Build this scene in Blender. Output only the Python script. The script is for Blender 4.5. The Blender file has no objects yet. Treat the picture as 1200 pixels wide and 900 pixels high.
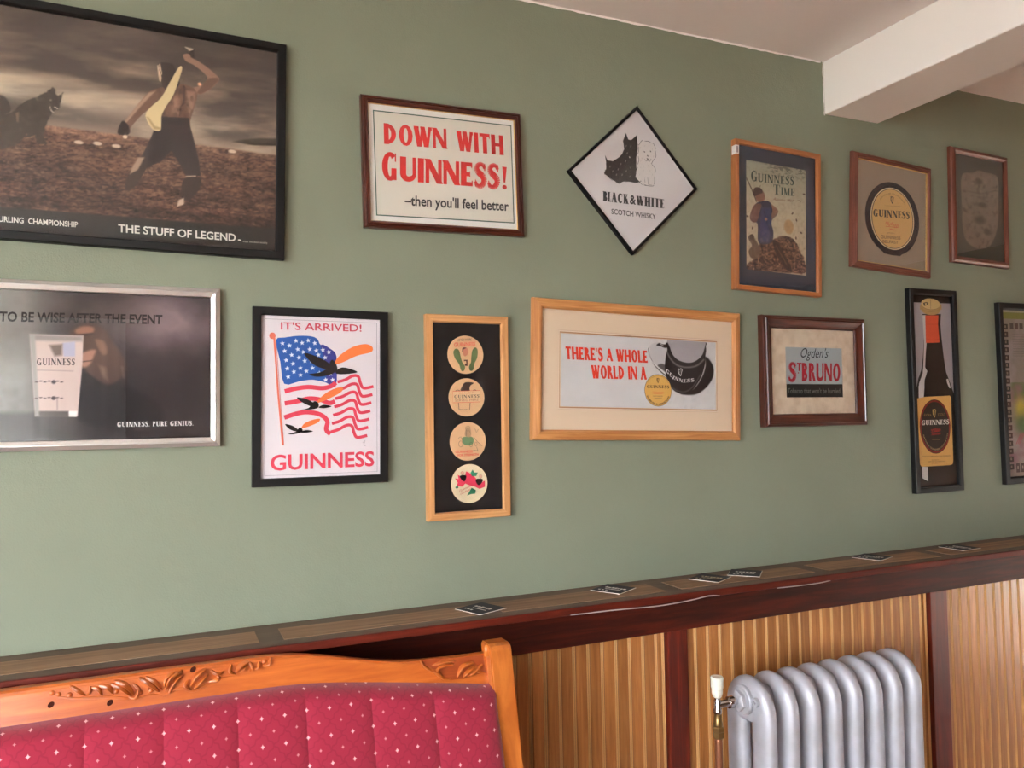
import bpy, bmesh, math, random
import numpy as np
from mathutils import Vector, Matrix, Euler

random.seed(7)
rng = np.random.default_rng(7)
S = bpy.context.scene
COL = S.collection
PI = math.pi

# ------------------------------------------------------------------ camera
cd = bpy.data.cameras.new('camera'); cam = bpy.data.objects.new('camera', cd); COL.objects.link(cam)
cd.sensor_width = 36.0; cd.lens = 940.284 / 1200 * 36.0; cd.clip_start = 0.02
cam.matrix_world = Matrix(((0.9155018, 0.0024353, -0.4023065, 0.00000), (-0.4018663, -0.0416201, -0.9147520, -2.00000), (-0.0189717, 0.9991305, -0.0371246, 1.55000), (0, 0, 0, 1)))
S.camera = cam

# ------------------------------------------------------------------ world (overcast sky)
w = bpy.data.worlds.new('world'); S.world = w; w.use_nodes = True
bg = w.node_tree.nodes['Background']
bg.inputs[0].default_value = (0.88, 0.95, 1.0, 1); bg.inputs[1].default_value = 26.0

# ------------------------------------------------------------------ daylight portals in the window openings
def portal(x, y, z, sx, sz, rotz):
    l = bpy.data.lights.new('window_portal', 'AREA'); l.shape = 'RECTANGLE'; l.size = sx; l.size_y = sz
    l.cycles.is_portal = True
    o = bpy.data.objects.new('window_portal', l); COL.objects.link(o)
    o.location = (x, y, z); o.rotation_euler = (PI / 2, 0, rotz)
    return o
RX0, RX1, RY0, CEIL = -2.4, 5.6, -3.9, 2.71
FRONT_WINS = [(-2.3, -0.64, 0.85, 2.0)]      # in the wall opposite the pictures: x0,x1,z0,z1
LEFT_WINS = [(-3.75, -1.6, 0.75, 2.5)]                                    # in the left wall: y0,y1,z0,z1
ADDED_WINS = [(-2.1, -0.8, 0.10, 0.85)]                                  # added low opening in the right wall, to light the right side
for a, b, c, d in FRONT_WINS:
    portal((a + b) / 2, RY0 - 0.10, (c + d) / 2, b - a, d - c, PI)
for a, b, c, d in LEFT_WINS:
    portal(RX0 - 0.10, (a + b) / 2, (c + d) / 2, b - a, d - c, PI / 2)

for a, b, c, d in ADDED_WINS:
    portal(RX1 + 0.10, (a + b) / 2, (c + d) / 2, b - a, d - c, -PI / 2)
sl = bpy.data.lights.new('sun', 'SUN'); sl.energy = 130.0; sl.angle = 0.01; sl.color = (1.0, 0.93, 0.82)  # added sun through the right opening, for bounce off the floor
so = bpy.data.objects.new('sun', sl); COL.objects.link(so); so.rotation_euler = (0, math.radians(47), math.radians(-4))

# ------------------------------------------------------------------ view
S.view_settings.view_transform = 'Standard'; S.view_settings.look = 'None'
S.view_settings.gamma = 1.0; S.view_settings.exposure = 0.33; S.view_settings.use_curve_mapping = False
S.cycles.use_denoising = True
S.cycles.max_bounces = 10; S.cycles.transparent_max_bounces = 12; S.cycles.sample_clamp_indirect = 6.0

# ------------------------------------------------------------------ helpers
def lin(c):
    c = np.asarray(c, float) / 255.0
    return np.where(c <= 0.04045, c / 12.92, ((c + 0.055) / 1.055) ** 2.4)
def L4(c): r = lin(c); return (float(r[0]), float(r[1]), float(r[2]), 1.0)

def mat(name, col, rough=0.5, metal=0.0, coat=0.0, spec=0.5, coat_rough=0.1):
    m = bpy.data.materials.new(name); m.use_nodes = True
    b = m.node_tree.nodes['Principled BSDF']
    b.inputs['Base Color'].default_value = L4(col); b.inputs['Roughness'].default_value = rough
    b.inputs['Metallic'].default_value = metal; b.inputs['Coat Weight'].default_value = coat
    b.inputs['Coat Roughness'].default_value = coat_rough; b.inputs['Specular IOR Level'].default_value = spec
    return m
def N(m, t, **kw):
    n = m.node_tree.nodes.new(t)
    for k, v in kw.items(): setattr(n, k, v)
    return n
def LK(m, a, b): m.node_tree.links.new(a, b)
def BS(m): return m.node_tree.nodes['Principled BSDF']
def noise(m, scale, detail=4, vec=None, rough=0.5, dist=0.0):
    n = N(m, 'ShaderNodeTexNoise'); n.inputs['Scale'].default_value = scale; n.inputs['Detail'].default_value = detail
    n.inputs['Roughness'].default_value = rough; n.inputs['Distortion'].default_value = dist
    if vec is not None: LK(m, vec, n.inputs['Vector'])
    return n
def objvec(m, scale=(1, 1, 1), src='Object'):
    tc = N(m, 'ShaderNodeTexCoord'); mp = N(m, 'ShaderNodeMapping'); mp.inputs['Scale'].default_value = scale
    LK(m, tc.outputs[src], mp.inputs['Vector']); return mp.outputs['Vector']
def ramp(m, fac, stops):
    r = N(m, 'ShaderNodeValToRGB'); e = r.color_ramp.elements
    while len(e) < len(stops): e.new(0.5)
    for k, (p, c) in enumerate(stops): e[k].position = p; e[k].color = L4(c)
    LK(m, fac, r.inputs['Fac']); return r.outputs['Color']
def bump(m, h, strength=0.2, dist=0.002):
    b = N(m, 'ShaderNodeBump'); b.inputs['Strength'].default_value = strength; b.inputs['Distance'].default_value = dist
    LK(m, h, b.inputs['Height']); LK(m, b.outputs['Normal'], BS(m).inputs['Normal']); return b
def wood(name, dark, light, rough=0.4, scale=(3, 60, 60), coat=0.0, rnd=0.0, nscale=1.0, coat_rough=0.15):
    """grain runs along the first axis of the object"""
    m = mat(name, light, rough, coat=coat, coat_rough=coat_rough)
    v = objvec(m, scale); 
    if rnd:
        oi = N(m, 'ShaderNodeObjectInfo'); ad = N(m, 'ShaderNodeVectorMath', operation='ADD')
        ml = N(m, 'ShaderNodeVectorMath', operation='SCALE'); ml.inputs['Scale'].default_value = 31.0
        cx = N(m, 'ShaderNodeCombineXYZ')
        for k in range(3): LK(m, oi.outputs['Random'], cx.inputs[k])
        LK(m, cx.outputs[0], ml.inputs[0]); LK(m, v, ad.inputs[0]); LK(m, ml.outputs[0], ad.inputs[1]); v = ad.outputs[0]
    n = noise(m, 1.2 * nscale, 6, v, 0.6, 0.6)
    mid = tuple((a + b) / 2 for a, b in zip(dark, light))
    c = ramp(m, n.outputs['Fac'], [(0.3, dark), (0.5, mid), (0.68, light)])
    if rnd:
        hs = N(m, 'ShaderNodeHueSaturation'); mr = N(m, 'ShaderNodeMapRange')
        mr.inputs['To Min'].default_value = 1 - rnd; mr.inputs['To Max'].default_value = 1 + rnd
        LK(m, oi.outputs['Random'], mr.inputs['Value']); LK(m, mr.outputs[0], hs.inputs['Value']); LK(m, c, hs.inputs['Color']); c = hs.outputs['Color']
    LK(m, c, BS(m).inputs['Base Color']); bump(m, n.outputs['Fac'], 0.15, 0.001)
    return m

def meshobj(name, verts, faces, mats, parent=None, smooth=False, fmat=None):
    me = bpy.data.meshes.new(name); me.from_pydata([tuple(v) for v in verts], [], faces)
    for m in (mats if isinstance(mats, (list, tuple)) else [mats]): me.materials.append(m)
    if fmat: me.polygons.foreach_set('material_index', fmat)
    if smooth: me.polygons.foreach_set('use_smooth', [True] * len(me.polygons))
    me.update(); o = bpy.data.objects.new(name, me); COL.objects.link(o)
    if parent: o.parent = parent
    return o
def bmobj(name, bm, mats, parent=None, smooth=False, recalc=True):
    if recalc: bmesh.ops.recalc_face_normals(bm, faces=bm.faces)
    me = bpy.data.meshes.new(name); bm.to_mesh(me); bm.free()
    for m in (mats if isinstance(mats, (list, tuple)) else [mats]): me.materials.append(m)
    if smooth: me.polygons.foreach_set('use_smooth', [True] * len(me.polygons))
    o = bpy.data.objects.new(name, me); COL.objects.link(o)
    if parent: o.parent = parent
    return o
def add_box(bm, x0, x1, y0, y1, z0, z1, bev=0.0, mi=0):
    vs = [bm.verts.new((x, y, z)) for x in (x0, x1) for y in (y0, y1) for z in (z0, z1)]
    fs = [bm.faces.new([vs[i] for i in f]) for f in ((0, 1, 3, 2), (4, 6, 7, 5), (0, 4, 5, 1), (2, 3, 7, 6), (0, 2, 6, 4), (1, 5, 7, 3))]
    for f in fs: f.material_index = mi
    if bev:
        es = list({e for f in fs for e in f.edges})
        bmesh.ops.bevel(bm, geom=es, offset=bev, segments=2, affect='EDGES', profile=0.5)
def box(name, x0, x1, y0, y1, z0, z1, m, parent=None, bev=0.0, smooth=False):
    bm = bmesh.new(); add_box(bm, x0, x1, y0, y1, z0, z1, bev); return bmobj(name, bm, m, parent, smooth)
def tag(o, label=None, cat=None, group=None, kind=None):
    if label: o['label'] = label
    if cat: o['category'] = cat
    if group: o['group'] = group
    if kind: o['kind'] = kind
    return o
def empty(name, loc=(0, 0, 0), rot=(0, 0, 0)):
    o = bpy.data.objects.new(name, None); o.empty_display_size = 0.1; COL.objects.link(o)
    o.location = loc; o.rotation_euler = rot; return o
def cr(pts, closed=False, n=6):
    """catmull-rom through 2D or 3D points"""
    P = [np.array(p, float) for p in pts]; out = []; L = len(P)
    rng_ = range(L) if closed else range(L - 1)
    for i in rng_:
        if closed: p0, p1, p2, p3 = P[i - 1], P[i], P[(i + 1) % L], P[(i + 2) % L]
        else: p0, p1, p2, p3 = P[max(i - 1, 0)], P[i], P[i + 1], P[min(i + 2, L - 1)]
        for k in range(n):
            t = k / n
            out.append(tuple(0.5 * ((2 * p1) + (-p0 + p2) * t + (2 * p0 - 5 * p1 + 4 * p2 - p3) * t * t + (-p0 + 3 * p1 - 3 * p2 + p3) * t ** 3)))
    if not closed: out.append(tuple(P[-1]))
    return out
def tube(bm, pts, r, seg=10, ry=None, up=None, cap=True):
    """tube along 3D points; r number or list"""
    pts = [Vector(p) for p in pts]; n = len(pts); rings = []
    prev = None
    for i, p in enumerate(pts):
        t = (pts[min(i + 1, n - 1)] - pts[max(i - 1, 0)]).normalized()
        a = Vector(up) if up else (prev if prev else (Vector((0, 0, 1)) if abs(t.z) < 0.9 else Vector((1, 0, 0))))
        a = (a - t * a.dot(t)).normalized(); prev = a; b = t.cross(a)
        rr = r[i] if isinstance(r, (list, tuple)) else r
        rb = rr if ry is None else (ry[i] if isinstance(ry, (list, tuple)) else ry)
        rings.append([bm.verts.new(p + a * rr * math.cos(2 * PI * k / seg) + b * rb * math.sin(2 * PI * k / seg)) for k in range(seg)])
    for i in range(n - 1):
        for k in range(seg):
            bm.faces.new((rings[i][k], rings[i][(k + 1) % seg], rings[i + 1][(k + 1) % seg], rings[i + 1][k]))
    if cap: bm.faces.new(rings[0][::-1]); bm.faces.new(rings[-1])
def lathe(bm, prof, c=(0, 0, 0), axis='z', seg=20, ph=0.0):
    """prof list of (radius, height)"""
    rings = []
    for r, h in prof:
        ring = []
        for k in range(seg):
            a = 2 * PI * k / seg + ph; u, v = r * math.cos(a), r * math.sin(a)
            p = {'z': (u, v, h), 'x': (h, u, v), 'y': (u, h, v)}[axis]
            ring.append(bm.verts.new((p[0] + c[0], p[1] + c[1], p[2] + c[2])))
        rings.append(ring)
    for i in range(len(rings) - 1):
        for k in range(seg): bm.faces.new((rings[i][k], rings[i][(k + 1) % seg], rings[i + 1][(k + 1) % seg], rings[i + 1][k]))
    bm.faces.new(rings[0][::-1]); bm.faces.new(rings[-1])

# ------------------------------------------------------------------ materials
M = {}
m = mat('green_wall_paint', (128, 133, 114), 0.62, spec=0.35)
v = objvec(m); n1 = noise(m, 260, 3, v); n2 = noise(m, 2.2, 4, v); n3 = noise(m, 30, 4, v)
c = ramp(m, n2.outputs['Fac'], [(0.3, (124, 129, 110)), (0.7, (130, 136, 117))]); LK(m, c, BS(m).inputs['Base Color'])
ad = N(m, 'ShaderNodeMath', operation='MULTIPLY_ADD'); LK(m, n3.outputs['Fac'], ad.inputs[0]); ad.inputs[1].default_value = 1.6; LK(m, n1.outputs['Fac'], ad.inputs[2])
bump(m, ad.outputs[0], 0.28, 0.0022); M['wall'] = m
m = mat('white_ceiling_paint', (248, 240, 237), 0.8, spec=0.2); v = objvec(m); n1 = noise(m, 40, 4, v); bump(m, n1.outputs['Fac'], 0.2, 0.002); M['ceil'] = m
M['cream'] = mat('tan_wall_paint', (128, 100, 80), 0.8, spec=0.2)
M['white_paint'] = mat('white_gloss_paint', (236, 234, 228), 0.35)
M['mahog'] = wood('mahogany_varnish', (44, 12, 6), (88, 26, 12), 0.55, (3, 40, 40))
M['mahog_v'] = wood('mahogany_varnish_upright', (66, 17, 7), (120, 36, 14), 0.4, (40, 40, 3), coat=0.15)
M['nosing'] = wood('red_brown_nosing', (70, 19, 9), (104, 32, 17), 0.55, (3, 40, 40))
M['shelf'] = wood('dull_brown_shelf_top', (88, 72, 60), (108, 90, 76), 0.7, (2, 30, 30))
M['inlay'] = wood('worn_brown_plank', (122, 94, 70), (156, 122, 94), 0.7, (2, 50, 30), rnd=0.08)
M['board'] = wood('oak_matchboard', (148, 88, 42), (192, 128, 70), 0.38, (34, 34, 2.2), coat=0.5, rnd=0.12, nscale=1.4, coat_rough=0.22)
M['pine'] = wood('orange_pine', (160, 72, 24), (206, 112, 46), 0.32, (3, 26, 26), coat=0.35)
M['pine_v'] = wood('orange_pine_upright', (168, 86, 30), (206, 120, 52), 0.34, (26, 26, 3), coat=0.3)
M['pine_dark'] = wood('darker_carving_ground', (128, 50, 18), (168, 78, 32), 0.4, (3, 26, 26), coat=0.2)
M['knot'] = mat('dark_pine_knot', (62, 24, 13), 0.8, spec=0.1)
M['floor'] = wood('dark_floorboards', (122, 84, 60), (150, 108, 80), 0.5, (2, 20, 20))
M['ground'] = mat('outdoor_paving', (118, 116, 110), 0.9)
for k_ in ('mahog', 'nosing'): BS(M[k_]).inputs['Specular IOR Level'].default_value = 0.22
# picture frame materials
M['black_frame'] = mat('satin_black_frame', (15, 14, 15), 0.5, spec=0.3)
M['dark_wood_frame'] = wood('dark_red_wood_frame', (52, 20, 13), (88, 38, 25), 0.3, (4, 60, 60), coat=0.3)
M['brown_frame'] = wood('mid_brown_wood_frame', (84, 40, 27), (120, 62, 44), 0.42, (4, 60, 60), coat=0.08)
M['orange_frame'] = wood('orange_wood_frame', (150, 88, 48), (184, 118, 70), 0.4, (4, 60, 60), coat=0.1)
M['oak_frame'] = wood('pale_oak_frame', (176, 120, 72), (214, 160, 106), 0.45, (4, 80, 80))
M['oak2_frame'] = wood('golden_oak_frame', (164, 104, 56), (206, 148, 92), 0.4, (4, 80, 80))
M['gold'] = mat('gilt_lip', (214, 182, 116), 0.35, 0.6)
M['silver'] = mat('brushed_silver_frame', (222, 218, 214), 0.36, 0.75)
v = objvec(M['silver'], (2, 160, 160)); n1 = noise(M['silver'], 2, 3, v); bump(M['silver'], n1.outputs['Fac'], 0.12, 0.0006)
M['board_back'] = mat('brown_backing_board', (110, 86, 60), 0.9)
def glassmat(name, ior=1.5, tint=(1, 1, 1, 1), rough=0.0):
    m = bpy.data.materials.new(name); m.use_nodes = True; nt = m.node_tree; nt.nodes.clear()
    o = nt.nodes.new('ShaderNodeOutputMaterial'); mx = nt.nodes.new('ShaderNodeMixShader'); fr = nt.nodes.new('ShaderNodeFresnel')
    tr = nt.nodes.new('ShaderNodeBsdfTransparent'); gl = nt.nodes.new('ShaderNodeBsdfGlossy')
    ge = nt.nodes.new('ShaderNodeNewGeometry'); mr = nt.nodes.new('ShaderNodeMapRange'); mr.inputs['To Min'].default_value = ior; mr.inputs['To Max'].default_value = 1 / ior
    nt.links.new(ge.outputs['Backfacing'], mr.inputs['Value']); nt.links.new(mr.outputs[0], fr.inputs['IOR'])
    tr.inputs[0].default_value = tint; gl.inputs['Roughness'].default_value = rough
    nt.links.new(fr.outputs[0], mx.inputs[0]); nt.links.new(tr.outputs[0], mx.inputs[1]); nt.links.new(gl.outputs[0], mx.inputs[2]); nt.links.new(mx.outputs[0], o.inputs[0])
    return m
M['glass'] = glassmat('picture_glass')
# flat print: the ink colours are stored per vertex
m = mat('printed_paper', (255, 255, 255), 0.55, spec=0.3); at = N(m, 'ShaderNodeAttribute'); at.attribute_name = 'ink'
LK(m, at.outputs['Color'], BS(m).inputs['Base Color']); M['print'] = m
# ------------------------------------------------------------------ the room
def quad(name, pts, m, kind='structure', parent=None):
    o = meshobj(name, pts, [tuple(range(len(pts)))], m, parent); 
    if kind: o['kind'] = kind
    return o
wl = box('wall_back', RX0 - 0.2, RX1 + 0.2, 0.0, 0.25, 0.0, CEIL + 0.2, M['wall']); wl['kind'] = 'structure'
fl = box('floor', RX0 - 0.2, RX1 + 0.2, RY0 - 0.2, 0.25, -0.1, 0.0, M['floor']); fl['kind'] = 'structure'
cl = box('ceiling', RX0 - 0.2, RX1 + 0.2, RY0 - 0.2, 0.0, CEIL, CEIL + 0.2, M['ceil']); cl['kind'] = 'structure'
def holed_wall(name, a0, a1, z1, holes, place, m):
    """wall with rectangular openings: cells of a grid, place(a0,a1,z0,z1) -> box extents"""
    av = sorted({a0, a1, *[h[0] for h in holes], *[h[1] for h in holes]}); zv = sorted({0.0, z1, *[h[2] for h in holes], *[h[3] for h in holes]})
    bm = bmesh.new()
    for i in range(len(av) - 1):
        for k in range(len(zv) - 1):
            ca, cz = (av[i] + av[i + 1]) / 2, (zv[k] + zv[k + 1]) / 2
            if any(h[0] < ca < h[1] and h[2] < cz < h[3] for h in holes): continue
            add_box(bm, *place(av[i], av[i + 1], zv[k], zv[k + 1]))
    o = bmobj(name, bm, m); o['kind'] = 'structure'; return o
holed_wall('wall_front', RX0 - 0.2, RX1 + 0.2, CEIL, FRONT_WINS, lambda a, b, c, d: (a, b, RY0 - 0.2, RY0, c, d), M['cream'])
holed_wall('wall_right', RY0, 0.0, CEIL, ADDED_WINS, lambda a, b, c, d: (RX1, RX1 + 0.2, a, b, c, d), M['cream'])
holed_wall('wall_left', RY0, 0.0, CEIL, LEFT_WINS, lambda a, b, c, d: (RX0 - 0.2, RX0, a, b, c, d), M['cream'])
def make_window(k, place, a, b, c, d):
    w_ = empty('window_%d' % k); w_['kind'] = 'structure'
    bm = bmesh.new()
    for x0, x1, z0, z1 in ((a, a + .05, c, d), (b - .05, b, c, d), (a + .05, b - .05, c, c + .05), (a + .05, b - .05, d - .05, d), ((a + b) / 2 - .02, (a + b) / 2 + .02, c + .05, d - .05), (a + .05, b - .05, (c + d) / 2 + .2, (c + d) / 2 + .24)):
        add_box(bm, *place(x0, x1, -0.05, -0.01, z0, z1))
    bmobj('window_frame', bm, M['white_paint'], w_)
    bm = bmesh.new(); add_box(bm, *place(a + .05, b - .05, -0.032, -0.028, c + .05, d - .05)); bmobj('pane', bm, M['glass'], w_)
    bm = bmesh.new(); add_box(bm, *place(a - .04, b + .04, 0.0, 0.1, c - .04, c)); bmobj('window_sill', bm, M['white_paint'], w_)
k = 1
for h in FRONT_WINS: make_window(k, lambda x0, x1, y0, y1, z0, z1: (x0, x1, RY0 + y0, RY0 + y1, z0, z1), *h); k += 1
for h in LEFT_WINS: make_window(k, lambda x0, x1, y0, y1, z0, z1: (RX0 + y0, RX0 + y1, x0, x1, z0, z1), *h); k += 1
for h in ADDED_WINS: make_window(k, lambda x0, x1, y0, y1, z0, z1: (RX1 - y1, RX1 - y0, x0, x1, z0, z1), *h); k += 1  # frame and pane for the added opening at right
g = box('ground', -30, 30, -30, 30, -0.6, -0.5, M['ground']); g['kind'] = 'structure'
# net curtain by the front window, added for a pale reflection in the picture glass
ncm = bpy.data.materials.new('net_curtain_cloth'); ncm.use_nodes = True; nt = ncm.node_tree; pb = nt.nodes['Principled BSDF']; pb.inputs['Base Color'].default_value = (.8, .8, .82, 1); pb.inputs['Roughness'].default_value = .9
ts = nt.nodes.new('ShaderNodeBsdfTranslucent'); ms = nt.nodes.new('ShaderNodeMixShader'); ms.inputs[0].default_value = .6; nt.links.new(pb.outputs[0], ms.inputs[1]); nt.links.new(ts.outputs[0], ms.inputs[2]); nt.links.new(ms.outputs[0], nt.nodes['Material Output'].inputs[0])
vs = []; nn = 90
for i in range(nn):
    x = -1.15 + 0.95 * i / (nn - 1); y = RY0 + 0.12 + 0.018 * math.sin(i * 0.9) + .006 * math.sin(i * 2.3)
    vs += [(x, y, 0.45), (x, y, 2.2)]
cur = meshobj('net_curtain', vs, [(2 * i, 2 * i + 2, 2 * i + 3, 2 * i + 1) for i in range(nn - 1)], ncm, None, True); tag(cur, 'added white net curtain drawn to the side of the window opposite the pictures', 'curtain')
bm = bmesh.new(); tube(bm, [(-2.4, RY0 + .12, 2.2), (-0.1, RY0 + .12, 2.2)], .01, 8); bmobj('curtain_rod', bm, M['white_paint'], cur)
# ceiling beam across the room
bm = bmesh.new(); add_box(bm, 2.042, 2.283, RY0, -0.0, 2.531, CEIL, 0.004)
o = bmobj('ceiling_beam', bm, mat('white_beam_paint', (250, 244, 238), 0.6, spec=0.3)); o['kind'] = 'structure'
o['label'] = 'white painted beam crossing the ceiling at right'
# rough painted line where ceiling and green wall meet
vs = []; fs = []; nn = 260; xs = np.linspace(-0.4, 2.03, nn); hh = 0.004 + 0.004 * rng.random(nn); 
for i in range(1, nn - 1): hh[i] = (hh[i - 1] + hh[i] * 1.2 + hh[i + 1]) / 3.2
for i, x in enumerate(xs): vs += [(x, -0.0015, CEIL), (x, -0.0015, CEIL - hh[i])]
fs = [(2 * i, 2 * i + 1, 2 * i + 3, 2 * i + 2) for i in range(nn - 1)]
o = meshobj('trim_1', vs, fs, M['ceil']); o['kind'] = 'structure'; o['label'] = 'ragged white paint edge along the top of the green wall'
vs = []; zz = np.linspace(2.528, CEIL, 24); ww = 0.003 + 0.003 * rng.random(24)
for i, z in enumerate(zz): vs += [(2.042, -0.0015, z), (2.042 - ww[i], -0.0015, z)]
o = meshobj('trim_2', vs, [(2 * i, 2 * i + 1, 2 * i + 3, 2 * i + 2) for i in range(23)], M['ceil']); o['kind'] = 'structure'

# ------------------------------------------------------------------ dado panelling below the shelf
BY = -0.030
dado = empty('dado_panelling'); dado['kind'] = 'structure'; dado['label'] = 'oak tongue and groove boards between dark mahogany posts under the shelf'
POSTS = [(-1.73, -1.65), (0.255, 0.335), (1.331, 1.400), (2.396, 2.478), (3.47, 3.55), (4.5, 4.58)]
pitch = 0.0442
BEADM = wood('bead_edge_highlight', (196, 140, 84), (226, 174, 112), 0.35, (34, 34, 2.2), coat=0.4)  # bead highlights painted as a lighter varnish colour
GROOVE = mat('dark_grooves', (84, 44, 20), 0.7)  # grooves coloured darker than the boards
def board_mesh(wd, zt=0.93, zb=0.12):
    """matchboard: flat face with a pair of quirked beads down its right edge"""
    pr = [(0.0, 0.0), (0.0012, 0.0022), (wd - .0122, 0.0022), (wd - .0114, -0.0012), (wd - .0104, -0.0012), (wd - .0098, 0.0030), (wd - .0085, 0.0042), (wd - .0072, 0.0030), (wd - .0066, -0.0012), (wd - .0056, -0.0012), (wd - .0050, 0.0030), (wd - .0034, 0.0042), (wd - .0016, 0.0030), (wd - .0008, -0.001)]
    vs = []
    for z in (zb, zt):
        vs += [(x, -(h + 0.010), z) for x, h in pr] + [(pr[-1][0], 0.0, z), (0.0, 0.0, z)]
    n = len(pr) + 2
    fs = [(i, (i + 1) % n, n + (i + 1) % n, n + i) for i in range(n)] + [tuple(range(n))[::-1], tuple(range(n, 2 * n))]
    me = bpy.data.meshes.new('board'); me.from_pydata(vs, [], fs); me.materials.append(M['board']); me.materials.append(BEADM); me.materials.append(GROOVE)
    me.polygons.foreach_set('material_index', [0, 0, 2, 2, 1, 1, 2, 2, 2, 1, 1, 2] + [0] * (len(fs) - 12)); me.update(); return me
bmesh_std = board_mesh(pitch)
bounds = [RX0] + [e for p in POSTS for e in p] + [RX1]
spans = [(bounds[i], bounds[i + 1]) for i in range(0, len(bounds), 2)]
for a, b in spans:
    n = int((b - a) / pitch + 0.01); rem = (b - a) - n * pitch
    x = a
    for i in range(n + (1 if rem > 0.006 else 0)):
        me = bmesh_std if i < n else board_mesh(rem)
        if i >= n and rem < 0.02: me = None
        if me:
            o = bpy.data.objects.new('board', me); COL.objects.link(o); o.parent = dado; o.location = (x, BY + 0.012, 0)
        else: box('fillet', x, b, BY, -0.01, 0.12, 0.93, M['board'], dado)
        x += pitch
for a, b in POSTS:
    bm = bmesh.new(); add_box(bm, a, b, -0.047, 0.0, 0.12, 0.918, 0.0025); bmobj('post', bm, M['mahog_v'], dado)
bm = bmesh.new(); add_box(bm, RX0, RX1, -0.052, 0.0, 0.917, 1.044, 0.003); bmobj('frieze_rail', bm, M['mahog'], dado)
bm = bmesh.new(); add_box(bm, RX0, RX1, -0.055, 0.0, 0.0, 0.13, 0.003); bmobj('skirting', bm, M['mahog'], dado)

# shelf on top of the panelling
shelf = empty('dado_shelf', (0, 0, 1.044)); tag(shelf, 'long dark wooden ledge with inlaid lighter planks running under the pictures', 'shelf')
def lb(name, x0, x1, y0, y1, z0, z1, m, parent, bev=0.0): return box(name, x0, x1, y0, y1, z0 - 1.044, z1 - 1.044, m, parent, bev)
lb('shelf_board', RX0, RX1, -0.190, 0.0, 1.044, 1.0605, M['shelf'], shelf)
lb('nosing', RX0, RX1, -0.201, -0.190, 1.043, 1.0612, M['nosing'], shelf, 0.0025)
gaps = [-2.43, -1.93, -1.42, -0.90, -0.37, 0.225, 0.75, 1.285, 1.815, 2.35, 2.88, 3.41, 3.94, 4.47, 5.0, 5.5]
for i in range(len(gaps) - 1):
    a, b = gaps[i] + 0.026, gaps[i + 1] - 0.026
    lb('inlaid_plank', a, b, -0.150 + random.uniform(-.004, .004), -0.052, 1.060, 1.0618, M['inlay'], shelf, 0.0006)
bm = bmesh.new()
tube(bm, cr([(0.93, -0.198, 1.045), (0.97, -0.203, 1.0445), (1.05, -0.205, 1.044), (1.13, -0.206, 1.0415), (1.19, -0.206, 1.0395), (1.25, -0.206, 1.0405), (1.31, -0.205, 1.0435), (1.36, -0.203, 1.0475), (1.40, -0.199, 1.043)], n=4), 0.0015, 6)
o = bmobj('cable', bm, mat('grey_cable', (176, 160, 156), 0.5), None, True); tag(o, 'thin pale cable sagging below the front edge of the ledge, left of the radiator', 'cable')
bm = bmesh.new(); tube(bm, cr([(1.60, -0.199, 1.043), (1.66, -0.204, 1.0425), (1.75, -0.204, 1.0425), (1.80, -0.199, 1.044)], n=4), 0.0013, 6)
o = bmobj('cable', bm, bpy.data.materials['grey_cable'], None, True); tag(o, 'short stretch of thin cable under the ledge above the radiator', 'cable')

# ------------------------------------------------------------------ beer mats on the shelf
matedge = mat('beer_mat_card', (226, 218, 208), 0.8); matblk = mat('beer_mat_print', (40, 38, 44), 0.7)
MATS = [(0.738, -0.101, -1.194, 0.092), (1.143, -0.067, -1.057, 0.092), (1.463, -0.075, -1.067, 0.092), (1.597, -0.068, -0.79, 0.092), (2.119, -0.062, -1.238, 0.092), (2.512, -0.075, -1.528, 0.092), (2.978, -0.065, -1.075, 0.092)]
mat_labels = ['black beer mat with pale print on the ledge, leftmost, right above the bench end',
 'black beer mat on the ledge below the wide oak frame, second from the bench',
 'black beer mat with gold print, left one of the close pair on the ledge',
 'black beer mat flat against the wall, right one of the close pair on the ledge',
 'black beer mat alone on the ledge above the right half of the radiator',
 'greenish dark beer mat on the ledge below the tall bottle picture',
 'black beer mat at the far right end of the ledge in view']
def beer_mat(cx, cy, rz, label, gold=False, s=0.093):
    h = s / 2; e = empty('beer_mat', (cx, cy, 1.0618), (0, 0, rz)); tag(e, label, 'beer mat', 'beer mats on the ledge')
    bm = bmesh.new(); add_box(bm, -h, h, -h, h, 0, 0.0016, 0.0003); bmobj('card', bm, matedge, e)
    bm = bmesh.new(); add_box(bm, -h + .0008, h - .0008, -h + .0008, h - .0008, 0.0015, 0.0019); bmobj('printed_face', bm, matblk, e)
    bm = bmesh.new(); r_ = random.Random(int(cx * 1000))
    x = -h * .62
    while x < h * .6:
        wq = r_.uniform(.004, .008); add_box(bm, x, x + wq, 0.004, 0.004 + r_.uniform(.007, .011), 0.0018, 0.0021); x += wq + .003
    add_box(bm, -h * .45, h * .6, -0.010, -0.007, 0.0018, 0.0021)
    for q in range(3): add_box(bm, -h * .7 + q * .011, -h * .7 + q * .011 + .006, -0.028, -0.022, 0.0018, 0.0021)
    bmobj('printed_marks', bm, mat('gold_print', (176, 160, 124), 0.5) if gold else matedge, e)
for q, (cx, cy, rz, s) in enumerate(MATS): beer_mat(cx, cy, rz, mat_labels[q], q == 2, s)

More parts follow.
